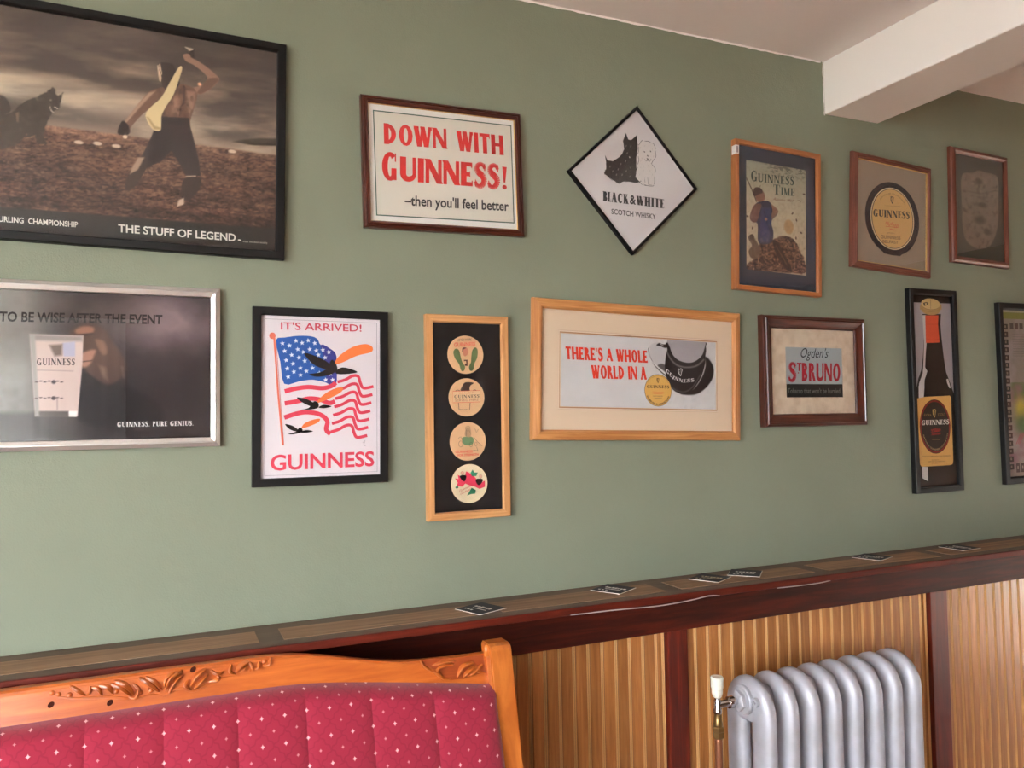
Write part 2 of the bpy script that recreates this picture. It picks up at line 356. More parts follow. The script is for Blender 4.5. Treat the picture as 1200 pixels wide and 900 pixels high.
# ------------------------------------------------------------------ radiator
M['rad'] = mat('silver_radiator_paint', (190, 189, 196), 0.48, 0.3)
v = objvec(M['rad']); n1 = noise(M['rad'], 90, 4, v); bump(M['rad'], n1.outputs['Fac'], 0.25, 0.0015)
n2 = noise(M['rad'], 18, 5, v); c = ramp(M['rad'], n2.outputs['Fac'], [(0.3, (178, 176, 181)), (0.65, (192, 191, 200))]); LK(M['rad'], c, BS(M['rad']).inputs['Base Color'])
rad = empty('column_radiator', (1.486, -0.21, 0)); tag(rad, 'silver painted cast iron column radiator standing in front of the oak boards', 'radiator')
RP = 0.0775; RT, RB = 0.818, 0.13
def section_mesh():
    bm = bmesh.new()
    hw = 0.0525; ry_ = 0.0385; rx_ = 0.0240                                   # two oval columns joined over the top in one arch
    top = RT - ry_; bot = RB + ry_; path = []; rc = hw
    for a in np.linspace(0, PI / 2, 8): path.append((0, -(hw - rc + rc * math.cos(a)), top - rc + rc * math.sin(a)))
    for a in np.linspace(PI / 2, PI, 8)[1 if hw == rc else 0:]: path.append((0, (hw - rc - rc * math.cos(a)), top - rc + rc * math.sin(a)))
    for a in np.linspace(0, PI / 2, 6): path.append((0, hw - rc + rc * math.cos(a), bot + rc - rc * math.sin(a)))
    for a in np.linspace(PI / 2, PI, 6): path.append((0, -(hw - rc - rc * math.cos(a)), bot + rc - rc * math.sin(a)))
    n = len(path); seg = 18; rings = []
    for i in range(n):
        t = (Vector(path[(i + 1) % n]) - Vector(path[i - 1])).normalized(); out = Vector((1, 0, 0)).cross(t)
        ring = []
        for k in range(seg):
            a = 2 * PI * k / seg; ca, sa = math.cos(a), math.sin(a)
            ex = math.copysign(abs(ca) ** 0.95, ca) * rx_; ey = math.copysign(abs(sa) ** 0.9, sa) * ry_
            ring.append(bm.verts.new(Vector(path[i]) + Vector((1, 0, 0)) * ex + out * ey))
        rings.append(ring)
    for i in range(n):
        for k in range(seg): bm.faces.new((rings[i][k], rings[i][(k + 1) % seg], rings[(i + 1) % n][(k + 1) % seg], rings[(i + 1) % n][k]))
    add_box(bm, -0.021, 0.021, -0.05, 0.05, RT - 0.118, RT - 0.05, 0.008)     # web between the columns
    add_box(bm, -0.021, 0.021, -0.05, 0.05, RB + 0.05, RB + 0.11, 0.008)
    me = bpy.data.meshes.new('section'); bmesh.ops.recalc_face_normals(bm, faces=bm.faces); bm.to_mesh(me); bm.free(); me.materials.append(M['rad'])
    me.polygons.foreach_set('use_smooth', [True] * len(me.polygons)); return me
sm = section_mesh()
for i in range(8):
    o = bpy.data.objects.new('section', sm); COL.objects.link(o); o.parent = rad; o.location = (i * RP, 0, 0)
HZ = 0.757
for i in range(7):
    bm = bmesh.new(); lathe(bm, [(0.030, i * RP + 0.018), (0.034, i * RP + RP / 2), (0.030, (i + 1) * RP - 0.018)], (0, 0, HZ), 'x', 20); bmobj('nipple', bm, M['rad'], rad, True)
    bm = bmesh.new(); lathe(bm, [(0.030, i * RP + 0.018), (0.034, i * RP + RP / 2), (0.030, (i + 1) * RP - 0.018)], (0, 0, 0.2), 'x', 20); bmobj('nipple', bm, M['rad'], rad, True)
bm = bmesh.new(); lathe(bm, [(0.040, -0.022), (0.040, -0.032), (0.037, -0.036), (0.030, -0.036)], (0, 0, HZ), 'x', 24); bmobj('hub_boss', bm, M['rad'], rad)
bm = bmesh.new(); lathe(bm, [(0.028, -0.034), (0.028, -0.047), (0.022, -0.050)], (0, 0, HZ), 'x', 6, 0.3); bmobj('hexagonal_plug', bm, M['rad'], rad)
bm = bmesh.new(); lathe(bm, [(0.0125, -0.024), (0.0125, -0.0335), (0.010, -0.0335), (0.010, -0.031), (0.004, -0.031), (0.004, -0.036)], (0, -0.052, HZ + 0.008), 'x', 16); bmobj('air_vent', bm, M['rad'], rad)
for i in (0, 7):
    for sy in (-0.052, 0.052):
        bm = bmesh.new(); lathe(bm, [(0.026, 0.0), (0.020, 0.03), (0.022, 0.16)], (i * RP, sy, 0), 'z', 12); bmobj('foot', bm, M['rad'], rad, True)
# valve and pipe
chrome = mat('chrome', (220, 220, 224), 0.12, 1.0); brass = mat('tarnished_brass', (150, 122, 78), 0.35, 0.9); copper = mat('copper_pipe', (176, 118, 88), 0.35, 0.75)
plastic = mat('cream_plastic_valve_head', (236, 230, 214), 0.4)
bm = bmesh.new(); lathe(bm, [(0.010, -0.048), (0.012, -0.060), (0.016, -0.062), (0.016, -0.076), (0.011, -0.080), (0.010, -0.112)], (0, 0, HZ), 'x', 14); bmobj('valve_tail', bm, chrome, rad, False)
VX = -0.112
def vpart(name, prof, m, seg=16, smooth=True):
    bm = bmesh.new(); lathe(bm, prof, (VX, 0.0, 0), 'z', seg); bmobj(name, bm, m, rad, smooth)
vpart('valve_head', [(0.0085, 0.776), (0.0115, 0.779), (0.0145, 0.787), (0.0150, 0.800), (0.0165, 0.803), (0.0172, 0.829), (0.0160, 0.832), (0.011, 0.832), (0.010, 0.8305)], plastic, 20, False)
vpart('valve_neck', [(0.008, 0.776), (0.008, 0.771), (0.0098, 0.768), (0.0098, 0.745), (0.0112, 0.743), (0.0112, 0.735), (0.009, 0.733)], chrome)
vpart('valve_body', [(0.0095, 0.733), (0.0105, 0.715), (0.0125, 0.708), (0.0125, 0.700), (0.0105, 0.698)], brass)
vpart('compression_nut', [(0.0145, 0.700), (0.0165, 0.697), (0.0165, 0.688), (0.0145, 0.686), (0.0145, 0.672), (0.0125, 0.668)], brass, 6, False)
bm = bmesh.new(); tube(bm, cr([(VX, 0, 0.67), (VX, 0, 0.6), (VX + .003, 0.002, 0.45), (VX + .002, 0.0, 0.2), (VX, 0, 0.0)], n=5), 0.0105, 12); bmobj('pipe', bm, copper, rad, True)

# ------------------------------------------------------------------ bench
fab = mat('rose_trellis_fabric', (190, 58, 84), 0.85, spec=0.2)
BS(fab).inputs['Sheen Weight'].default_value = 0.35; BS(fab).inputs['Sheen Roughness'].default_value = 0.4
def MN(op, a, b=None, c=None):
    n = N(fab, 'ShaderNodeMath', operation=op)
    for k, x in enumerate((a, b, c)):
        if x is None: continue
        if isinstance(x, (int, float)): n.inputs[k].default_value = x
        else: LK(fab, x, n.inputs[k])
    return n.outputs[0]
tc = N(fab, 'ShaderNodeAttribute'); tc.attribute_name = 'cloth'; sx = N(fab, 'ShaderNodeSeparateXYZ'); LK(fab, tc.outputs['Vector'], sx.inputs[0])
U, V = sx.outputs[0], sx.outputs[1]
def star(du, dv, size):
    x = MN('SUBTRACT', MN('FRACT', MN('ADD', MN('DIVIDE', U, 0.0445), du)), 0.5); y = MN('SUBTRACT', MN('FRACT', MN('ADD', MN('DIVIDE', V, 0.050), dv)), 0.5)
    s = MN('ADD', MN('POWER', MN('ABSOLUTE', x), 0.62), MN('POWER', MN('ABSOLUTE', y), 0.62)); return MN('SMOOTH_MIN', MN('MAXIMUM', MN('MULTIPLY', MN('SUBTRACT', size, s), 16.0), 0.0), 1.0, 0.05)
s1 = star(0.0, 0.0, 0.275); s2 = star(0.5, 0.5, 0.24)
def trellis(sgn):
    wob = MN('MULTIPLY', MN('SINE', MN('MULTIPLY', MN('SUBTRACT', V, MN('MULTIPLY', U, sgn)), 280.0)), 0.05)
    t = MN('ADD', MN('ADD', MN('DIVIDE', U, 0.0445), MN('MULTIPLY', MN('DIVIDE', V, 0.050), sgn)), wob)
    return MN('LESS_THAN', MN('ABSOLUTE', MN('SUBTRACT', MN('FRACT', t), 0.5)), 0.045)
tr = MN('MAXIMUM', trellis(1.0), trellis(-1.0))
mx1 = N(fab, 'ShaderNodeMix', data_type='RGBA'); mx1.inputs['A'].default_value = L4((146, 36, 56)); mx1.inputs['B'].default_value = L4((118, 26, 46))
LK(fab, MN('MULTIPLY', tr, 0.38), mx1.inputs['Factor'])
mx2 = N(fab, 'ShaderNodeMix', data_type='RGBA'); LK(fab, mx1.outputs['Result'], mx2.inputs['A']); mx2.inputs['B'].default_value = L4((226, 168, 170))
LK(fab, MN('MAXIMUM', s1, MN('MULTIPLY', s2, 0.5)), mx2.inputs['Factor']); LK(fab, mx2.outputs['Result'], BS(fab).inputs['Base Color'])
nf = noise(fab, 900, 2, objvec(fab)); bump(fab, nf.outputs['Fac'], 0.3, 0.0006)

LEAN = math.radians(12.5)
BX, HWD, UC = 0.006, 0.738, -0.065      # UC: middle of the back, left of the origin
bench = empty('settle_bench', (BX, -0.2, 0.0)); tag(bench, 'carved orange pine settle with channelled rose fabric back below the ledge', 'bench')
# back assembly leans: local frame with its origin at seat level; local v runs up the back
Z0 = 0.42; CL, SL = math.cos(LEAN), math.sin(LEAN)
RY_TOP = -0.252      # world y of the rail front at z=1.0
def bp(u, f, z):     # u: world x offset from bench middle, f: distance in front of the rail face, z: world height
    y = RY_TOP - math.tan(LEAN) * (1.0 - z) - f
    return (u, y + 0.2, z)
def topz(u):
    u = abs(u - UC) + UC; xs = [-.1, .17, .24, .33, .40, .47, .54, .62, .80]; zs = [1.0545, 1.0545, 1.051, 1.036, 1.019, 1.0055, 1.000, 0.997, 0.9965]
    return float(np.interp(u, xs, zs))
def botz(u):
    u = abs(u - UC) + UC; xs = [-.1, .22, .30, .40, .50, .60, .69, .8]; zs = [.993, .993, .988, .975, .960, .945, .930, .925]
    return float(np.interp(u, xs, zs))
us = np.linspace(-0.70 + 2 * UC, 0.70, 123)
def smooth_z(fn, u): return sum(fn(u + d) for d in (-.03, -.015, 0, .015, .03)) / 5
vs = []; nr = 8
for u in us:
    zt, zb = smooth_z(topz, u), 0.86
    prof = [(-0.026, zt - .004), (-0.022, zt), (-0.004, zt), (0.0, zt - .004), (-0.0005, zt - .0075), (0.0, zt - .010), (0.0, zb), (-0.026, zb)]
    vs += [bp(u, f, z) for f, z in prof]
fs = [(i * nr + k, i * nr + (k + 1) % nr, (i + 1) * nr + (k + 1) % nr, (i + 1) * nr + k) for i in range(len(us) - 1) for k in range(nr)]
rail = meshobj('top_rail', vs, fs + [tuple(range(nr)), tuple(range(len(vs) - nr, len(vs)))], M['pine'], bench); 
# carving: darker field and leaves standing on the rail
def leaf(bm, pts, wid, h=0.006, base=0.0):
    """curved tapering ridge on the rail face from 2D points (u,z)"""
    c = cr(pts, n=6); n = len(c); prev = None
    for i, p in enumerate(c):
        q0 = np.array(c[max(i - 1, 0)]); q1 = np.array(c[min(i + 1, n - 1)]); t = (q1 - q0) / (np.linalg.norm(q1 - q0) + 1e-9); nn_ = np.array([-t[1], t[0]])
        s = i / (n - 1); wv = wid * (math.sin(PI * min(1, s * 0.93 + 0.07)) ** 0.7); hv = h * (0.25 + 0.75 * math.sin(PI * min(1, s * .9 + .1)))
        row = []
        for a, b in ((-1, -0.0005), (-0.55, 0.75), (-0.1, 1.0), (0.1, 0.62), (0.35, 0.9), (1, -0.0005)):
            q = np.array(p) + nn_ * wv * a; row.append(bm.verts.new(bp(q[0], base + hv * b if b > 0 else base - 0.0005, q[1])))
        if prev:
            for k in range(5): bm.faces.new((prev[k], prev[k + 1], row[k + 1], row[k]))
        prev = row
def bead(bm, u, z, r):
    c = bp(u, 0.0, z); rings = []
    for j in range(4):
        a = j / 3 * PI / 2 * 0.95; rr = r * math.cos(a); hh_ = r * 0.8 * math.sin(a)
        rings.append([bm.verts.new((c[0] + rr * math.cos(2 * PI * k / 10), c[1] - hh_ , c[2] + rr * math.sin(2 * PI * k / 10))) for k in range(10)])
    for j in range(3):
        for k in range(10): bm.faces.new((rings[j][k], rings[j][(k + 1) % 10], rings[j + 1][(k + 1) % 10], rings[j + 1][k]))
    bm.faces.new(rings[-1])
CARVE = [([(-157.5, 1049.0), (-144.5, 1038.5), (-130.2, 1027.8)], 0.0035, 0.006),
 ([(-122.6, 1043.7), (-123.0, 1033.9), (-130.2, 1027.0)], 0.003, 0.005),
 ([(-120.6, 1041.5), (-108.6, 1035.6), (-102.3, 1023.9)], 0.0035, 0.006),
 ([(-108.6, 1043.2), (-91.6, 1036.2), (-82.8, 1023.6)], 0.004, 0.007),
 ([(-81.8, 1047.2), (-62.0, 1037.1), (-45.9, 1017.3)], 0.0042, 0.009),
 ([(-89.1, 1043.4), (-69.5, 1032.9), (-50.9, 1015.3)], 0.0038, 0.008),
 ([(-48.4, 1037.2), (-38.4, 1024.8), (-44.7, 1011.6), (-57.1, 1014.7)], 0.0035, 0.006),
 ([(-38.3, 1047.2), (-19.5, 1033.4), (-1.7, 1015.8)], 0.004, 0.009),
 ([(-27.0, 1046.6), (-9.3, 1035.2), (3.9, 1017.7)], 0.0034, 0.007),
 ([(-177.4, 1032.6), (-154.0, 1026.8), (-125.4, 1022.8), (-96.4, 1020.3), (-67.0, 1014.3), (-47.2, 1009.3), (-17.0, 1013.3), (3.4, 1007.9)], 0.0022, 0.004),
 ([(39.7, 1048.2), (19.8, 1040.0), (8.6, 1016.5)], 0.0042, 0.009),
 ([(27.3, 1050.0), (12.7, 1039.3), (7.3, 1023.3)], 0.0034, 0.007),
 ([(41.4, 1042.6), (26.4, 1029.2), (15.5, 1009.6)], 0.0036, 0.007),
 ([(85.4, 1046.5), (67.5, 1035.6), (54.7, 1016.0)], 0.0044, 0.009),
 ([(88.8, 1035.6), (74.2, 1022.9), (61.4, 1011.4)], 0.0038, 0.008),
 ([(53.1, 1030.6), (45.9, 1020.9), (57.2, 1010.3)], 0.003, 0.006),
 ([(89.6, 1022.0), (108.5, 1023.7), (103.4, 1036.7)], 0.003, 0.005),
 ([(93.9, 1042.6), (106.8, 1033.0), (120.7, 1037.8)], 0.003, 0.006),
 ([(133.9, 1048.2), (130.7, 1034.9), (143.4, 1028.1)], 0.003, 0.006),
 ([(168.3, 1048.8), (152.3, 1044.6), (140.8, 1032.1)], 0.0038, 0.009),
 ([(165.6, 1042.7), (156.7, 1037.1), (148.7, 1030.9)], 0.003, 0.007),
 ([(168.3, 1049.3), (174.5, 1035.5), (166.9, 1031.1)], 0.003, 0.006),
 ([(188.0, 1046.5), (185.2, 1035.8), (175.4, 1033.5)], 0.003, 0.006),
 ([(210.6, 1051.7), (207.8, 1039.1), (195.1, 1037.1)], 0.003, 0.006),
 ([(6.5, 1006.6), (35.5, 1016.7), (60.6, 1008.4), (90.4, 1018.7), (116.3, 1024.8), (151.3, 1024.1)], 0.0022, 0.004)]      # leaves of the middle spray, mm
CARVE_END = [([(531.3, 1004.7), (542.2, 988.3), (567.5, 973.9), (582.7, 958.8), (599.9, 955.2)], 0.003, 0.006),
 ([(612.1, 993.5), (585.0, 992.9), (558.1, 989.2)], 0.0034, 0.007),
 ([(609.7, 985.7), (584.8, 984.9), (564.7, 978.6)], 0.003, 0.006),
 ([(577.4, 985.4), (566.9, 972.9), (582.7, 957.7)], 0.003, 0.006),
 ([(656.5, 982.9), (629.4, 978.0), (615.0, 957.3)], 0.004, 0.008),
 ([(659.9, 974.8), (640.9, 965.5), (628.9, 954.1)], 0.0034, 0.007),
 ([(677.9, 976.6), (656.2, 963.3), (638.4, 956.0)], 0.0034, 0.007),
 ([(662.4, 976.6), (665.7, 963.0), (684.7, 956.9)], 0.003, 0.006),
 ([(651.6, 970.5), (647.8, 957.9), (662.0, 955.3)], 0.003, 0.005)]     # spray beside the right post, mm
for pts, wd, hh_ in CARVE + CARVE_END:
    bm = bmesh.new(); leaf(bm, [(p[0] / 1000 - BX, p[1] / 1000) for p in pts], wd * 1.25, hh_ * 1.7); bmobj('carved_leaf', bm, M['pine'], rail, True)
for pts, wd, hh_ in CARVE_END:       # the same spray mirrored at the other end of the rail
    bm = bmesh.new(); leaf(bm, [(2 * UC - (p[0] / 1000 - BX), p[1] / 1000) for p in pts], wd * 1.25, hh_ * 1.7); bmobj('carved_leaf', bm, M['pine'], rail, True)
for p in [(-186.8, 1040.4), (-176.3, 1036.1), (-157.5, 1032.6), (-78.1, 1026.9), (-35.9, 1019.5), (-16.9, 1020.1), (198.4, 1045.0)]:
    bm = bmesh.new(); bead(bm, p[0] / 1000 - BX, p[1] / 1000, 0.0052); bmobj('carved_bead', bm, M['pine'], rail, True)
for p in [(-187.9, 1020.3), (-88.6, 1009.1), (60.7, 1048.3)]:
    bm = bmesh.new(); u0, z0 = p[0] / 1000 - BX, p[1] / 1000
    bm.faces.new([bm.verts.new(bp(u0 + .0055 * math.cos(a) + .0015 * math.sin(a), 0.0008, z0 + .0055 * math.sin(a))) for a in np.linspace(0, 2 * PI, 14)[:-1]])
    bmobj('pine_knot', bm, M['knot'], rail)
field = [(532.4, 1003.5), (565.1, 1003.2), (611.0, 998.0), (681.8, 994.8), (685.9, 956.8), (660.2, 956.1), (633.6, 951.3), (595.8, 953.6), (575.9, 966.3), (553.4, 982.9)]  # flat field behind the spray, darker than the rail
bm = bmesh.new(); bm.faces.new([bm.verts.new(bp(p[0] / 1000 - BX, 0.0004, p[1] / 1000)) for p in field]); bmobj('carved_ground', bm, M['pine_dark'], rail)
bm = bmesh.new(); bm.faces.new([bm.verts.new(bp(2 * UC - (p[0] / 1000 - BX), 0.0004, p[1] / 1000)) for p in field]); bmobj('carved_ground', bm, M['pine_dark'], rail)
# end posts
for sgn in (1, -1):
    vs = []; x0, x1 = (0.684, HWD) if sgn > 0 else (2 * UC - HWD, 2 * UC - 0.684)
    out = [(0.026, 1.014), (0.018, 1.019), (-0.028, 1.021)] 
    bm = bmesh.new(); prof = [(0.028, 0.30), (0.028, 1.008), (0.024, 1.017), (0.014, 1.021), (-0.024, 1.020), (-0.030, 1.012), (-0.030, 0.30)]
    a_ = [bm.verts.new(bp(x0, f, z)) for f, z in prof]; b_ = [bm.verts.new(bp(x1, f, z)) for f, z in prof]
    bm.faces.new(a_); bm.faces.new(b_[::-1])
    for k in range(len(prof)): bm.faces.new((a_[k], a_[(k + 1) % 7], b_[(k + 1) % 7], b_[k]))
    bmesh.ops.bevel(bm, geom=[e for e in bm.edges if abs(e.verts[0].co.x - e.verts[1].co.x) < 1e-6], offset=0.003, segments=2, affect='EDGES')
    bmobj('end_post', bm, M['pine_v'], bench)
    bm = bmesh.new(); xi = x0 if sgn > 0 else x1
    tube(bm, [bp(xi - sgn * 0.002, 0.012, 0.995), bp(xi - sgn * 0.002, 0.012, 1.015), bp(xi - sgn * 0.001, 0.012, 1.021)], [0.007, 0.008, 0.004], 10); bmobj('scroll_bead', bm, M['pine_v'], bench, True)
# channelled upholstery
seams = [2 * UC - 0.7035, -0.799, -0.669, -0.538, -0.401, -0.266, -0.134, 0.0, 0.134, 0.266, 0.401, 0.538, 0.669, 0.7035]
def cushion_panel(u0, u1, last):
    nu, nv = (13 if not last else 7), 30; vs = []; uv = []
    for i in range(nu):
        s = i / (nu - 1); u = u0 + (u1 - u0) * s
        top = smooth_z(botz, u) + 0.001; 
        for k in range(nv + 1):
            t = k / nv
            if t < 0.24:                                # rounded top edge
                a = t / 0.24 * PI / 2; z = top - 0.024 * (1 - math.cos(a)); f = 0.004 + 0.046 * math.sin(a)
            else:
                z = top - 0.024 - (t - 0.24) / 0.76 * (top - 0.024 - 0.47); f = 0.050 + 0.014 * math.sin(PI * min(1, (t - 0.24) / 0.76))
            puff = 1 - abs(2 * s - 1) ** 4.5
            ff = f * 1.0 + (0.008 * puff if not last else 0.0) * min(1, t / 0.24) - 0.004
            if last: ff = f - 0.004 - 0.052 * min(1, t / .24) * (1 - math.cos(abs((u - (u0 if u0 > 0 else u1))) / 0.0345 * PI / 2))
            vs.append(bp(u, ff, z)); uv.append((u + 0.0222, (z if t >= 0.24 else top - 0.024 + 0.055 * (1 - t / 0.24)) + 0.02, 0))
    fs = [(i * (nv + 1) + k, i * (nv + 1) + k + 1, (i + 1) * (nv + 1) + k + 1, (i + 1) * (nv + 1) + k) for i in range(nu - 1) for k in range(nv)]
    o = meshobj('fabric_channel', vs, fs, fab, cush, True)
    a = o.data.attributes.new('cloth', 'FLOAT_VECTOR', 'POINT'); a.data.foreach_set('vector', np.array(uv, dtype=np.float32).ravel()); return o
cush = box('back_pad', -0.69, 0.69, 0, 0.02, 0.0, 0.0001, fab, bench); bpy.data.objects.remove(cush)
bm = bmesh.new()
pr = [bp(0, 0.0, 0.47), bp(0, 0.0, 0.90), bp(0, 0.03, 0.88), bp(0, 0.03, 0.47)]
a_ = [bm.verts.new((2 * UC - 0.685, p[1], p[2])) for p in pr]; b_ = [bm.verts.new((0.685, p[1], p[2])) for p in pr]; bm.faces.new(a_); bm.faces.new(b_[::-1])
for k in range(4): bm.faces.new((a_[k], a_[(k + 1) % 4], b_[(k + 1) % 4], b_[k]))
cush = bmobj('back_pad', bm, fab, bench)
a = cush.data.attributes.new('cloth', 'FLOAT_VECTOR', 'POINT')
for i in range(len(seams) - 1): cushion_panel(seams[i], seams[i + 1], i in (0, len(seams) - 2))
# seat, apron and legs (below the frame of the photograph)
sb = bmesh.new(); add_box(sb, 2 * UC - 0.70, 0.70, -0.62, -0.19, 0.36, 0.475, 0.02); bmesh.ops.subdivide_edges(sb, edges=sb.edges[:], cuts=1); o = bmobj('seat_pad', sb, fab, bench, True); a = o.data.attributes.new('cloth', 'FLOAT_VECTOR', 'POINT')
a.data.foreach_set('vector', np.array([(v.co.x + .0222, v.co.y + v.co.z, 0) for v in o.data.vertices], dtype=np.float32).ravel())
box('seat_rail', 2 * UC - 0.73, 0.73, -0.63, -0.18, 0.29, 0.36, M['pine'], bench, 0.004)
for x in (2 * UC - 0.70, 0.65):
    for y in (-0.62, -0.24): box('leg', x, x + .05, y, y + .05, 0, 0.30, M['pine_v'], bench, 0.003)
# ------------------------------------------------------------------ flat print: polygons of ink in thin layers, lettering included
def tri_ok(pts): return len(pts) >= 3
class Art:
    """flat artwork in millimetres, origin at the picture's middle; every polygon carries its own ink colour"""
    def __init__(s, depth): s.v = []; s.f = []; s.c = []; s.depth = depth; s.lay = 0
    def up(s): s.lay += 1; return s
    def poly(s, pts, col):
        n = len(s.v); y = -(s.depth + 0.00012 * s.lay + 0.0000035 * (len(s.f) % 29))
        s.v += [(p[0] / 1000, y, p[1] / 1000) for p in pts]; s.f.append(tuple(range(n, n + len(pts)))); s.c += [col] * len(pts)
    def line(s, pts, wd, col, closed=False, w2=None):
        n = len(pts)
        if n < 2: return
        P_ = [np.array(p, float) for p in pts]; L_ = []; R_ = []
        for i in range(n):
            a = P_[i - 1] if (i or closed) else P_[i]; b = P_[(i + 1) % n] if (i < n - 1 or closed) else P_[i]
            t = b - a; t = t / (np.linalg.norm(t) + 1e-9); nn_ = np.array([-t[1], t[0]])
            ww = wd / 2 if w2 is None else (wd + (w2 - wd) * i / (n - 1)) / 2
            if closed and n == 4:
                ww *= 1.414
            L_.append(P_[i] + nn_ * ww); R_.append(P_[i] - nn_ * ww)
        for i in range(n if closed else n - 1):
            j = (i + 1) % n; s.poly([R_[i], R_[j], L_[j], L_[i]], col)
    def ell(s, c, rx, ry, col, rot=0.0, n=40, a0=0, a1=2 * PI):
        cr_, sr = math.cos(rot), math.sin(rot)
        s.poly([(c[0] + rx * math.cos(a) * cr_ - ry * math.sin(a) * sr, c[1] + rx * math.cos(a) * sr + ry * math.sin(a) * cr_) for a in np.linspace(a0, a1, n + 1)[:-1]], col)
    def ring(s, c, rx, ry, wd, col, n=48):
        s.line([(c[0] + rx * math.cos(a), c[1] + ry * math.sin(a)) for a in np.linspace(0, 2 * PI, n + 1)[:-1]], wd, col, True)
    def glyphs(s, polys, box, col, warp=None):
        """place normalised polygons (0..1 square) in the parallelogram BL, BR, TL"""
        BL, BR, TL = [np.array(p, float) for p in box]
        for pl in polys:
            s.poly([warp(x, y) if warp else tuple(BL + (BR - BL) * x + (TL - BL) * y) for x, y in pl], col)
    def text(s, t, box, col, bold=0.0, shear=0.0, space=1.0, warp=None): s.glyphs(sans(t, bold, shear, space), box, col, warp)
    def serif(s, t, box, col, T=0.2, th=0.07, space=0.12, first=1.0, warp=None): s.glyphs(serif_polys(t, T, th, space, first), box, col, warp)
    def block(s, t, box, col, T=0.25, th=0.18, space=0.07, first=1.0): s.glyphs(serif_polys(t, T, th, space, first, True), box, col)
    def build(s, name, parent):
        o = meshobj(name, s.v, s.f, M['print'], parent)
        a = o.data.color_attributes.new('ink', 'FLOAT_COLOR', 'POINT')
        cc = np.ones((len(s.c), 4), np.float32); cc[:, :3] = lin(np.array(s.c, float)); a.data.foreach_set('color', cc.ravel())
        return o
_cache = {}
def sans(t, bold, shear, space):
    k = (t, bold, shear, space)
    if k in _cache: return _cache[k]
    cu = bpy.data.curves.new('lettering', 'FONT'); cu.body = t; cu.offset = bold; cu.shear = shear; cu.space_character = space; cu.resolution_u = 3
    ob = bpy.data.objects.new('lettering', cu); COL.objects.link(ob)
    me = ob.to_mesh(); P_ = [(v.co.x, v.co.y) for v in me.vertices]; F_ = [tuple(p.vertices) for p in me.polygons]
    xs = [p[0] for p in P_]; ys = [p[1] for p in P_]; x0, x1, y0, y1 = min(xs), max(xs), min(ys), max(ys)
    r = [[((P_[i][0] - x0) / (x1 - x0), (P_[i][1] - y0) / (y1 - y0)) for i in f] for f in F_]
    ob.to_mesh_clear(); bpy.data.objects.remove(ob); bpy.data.curves.remove(cu); _cache[k] = r
    return r
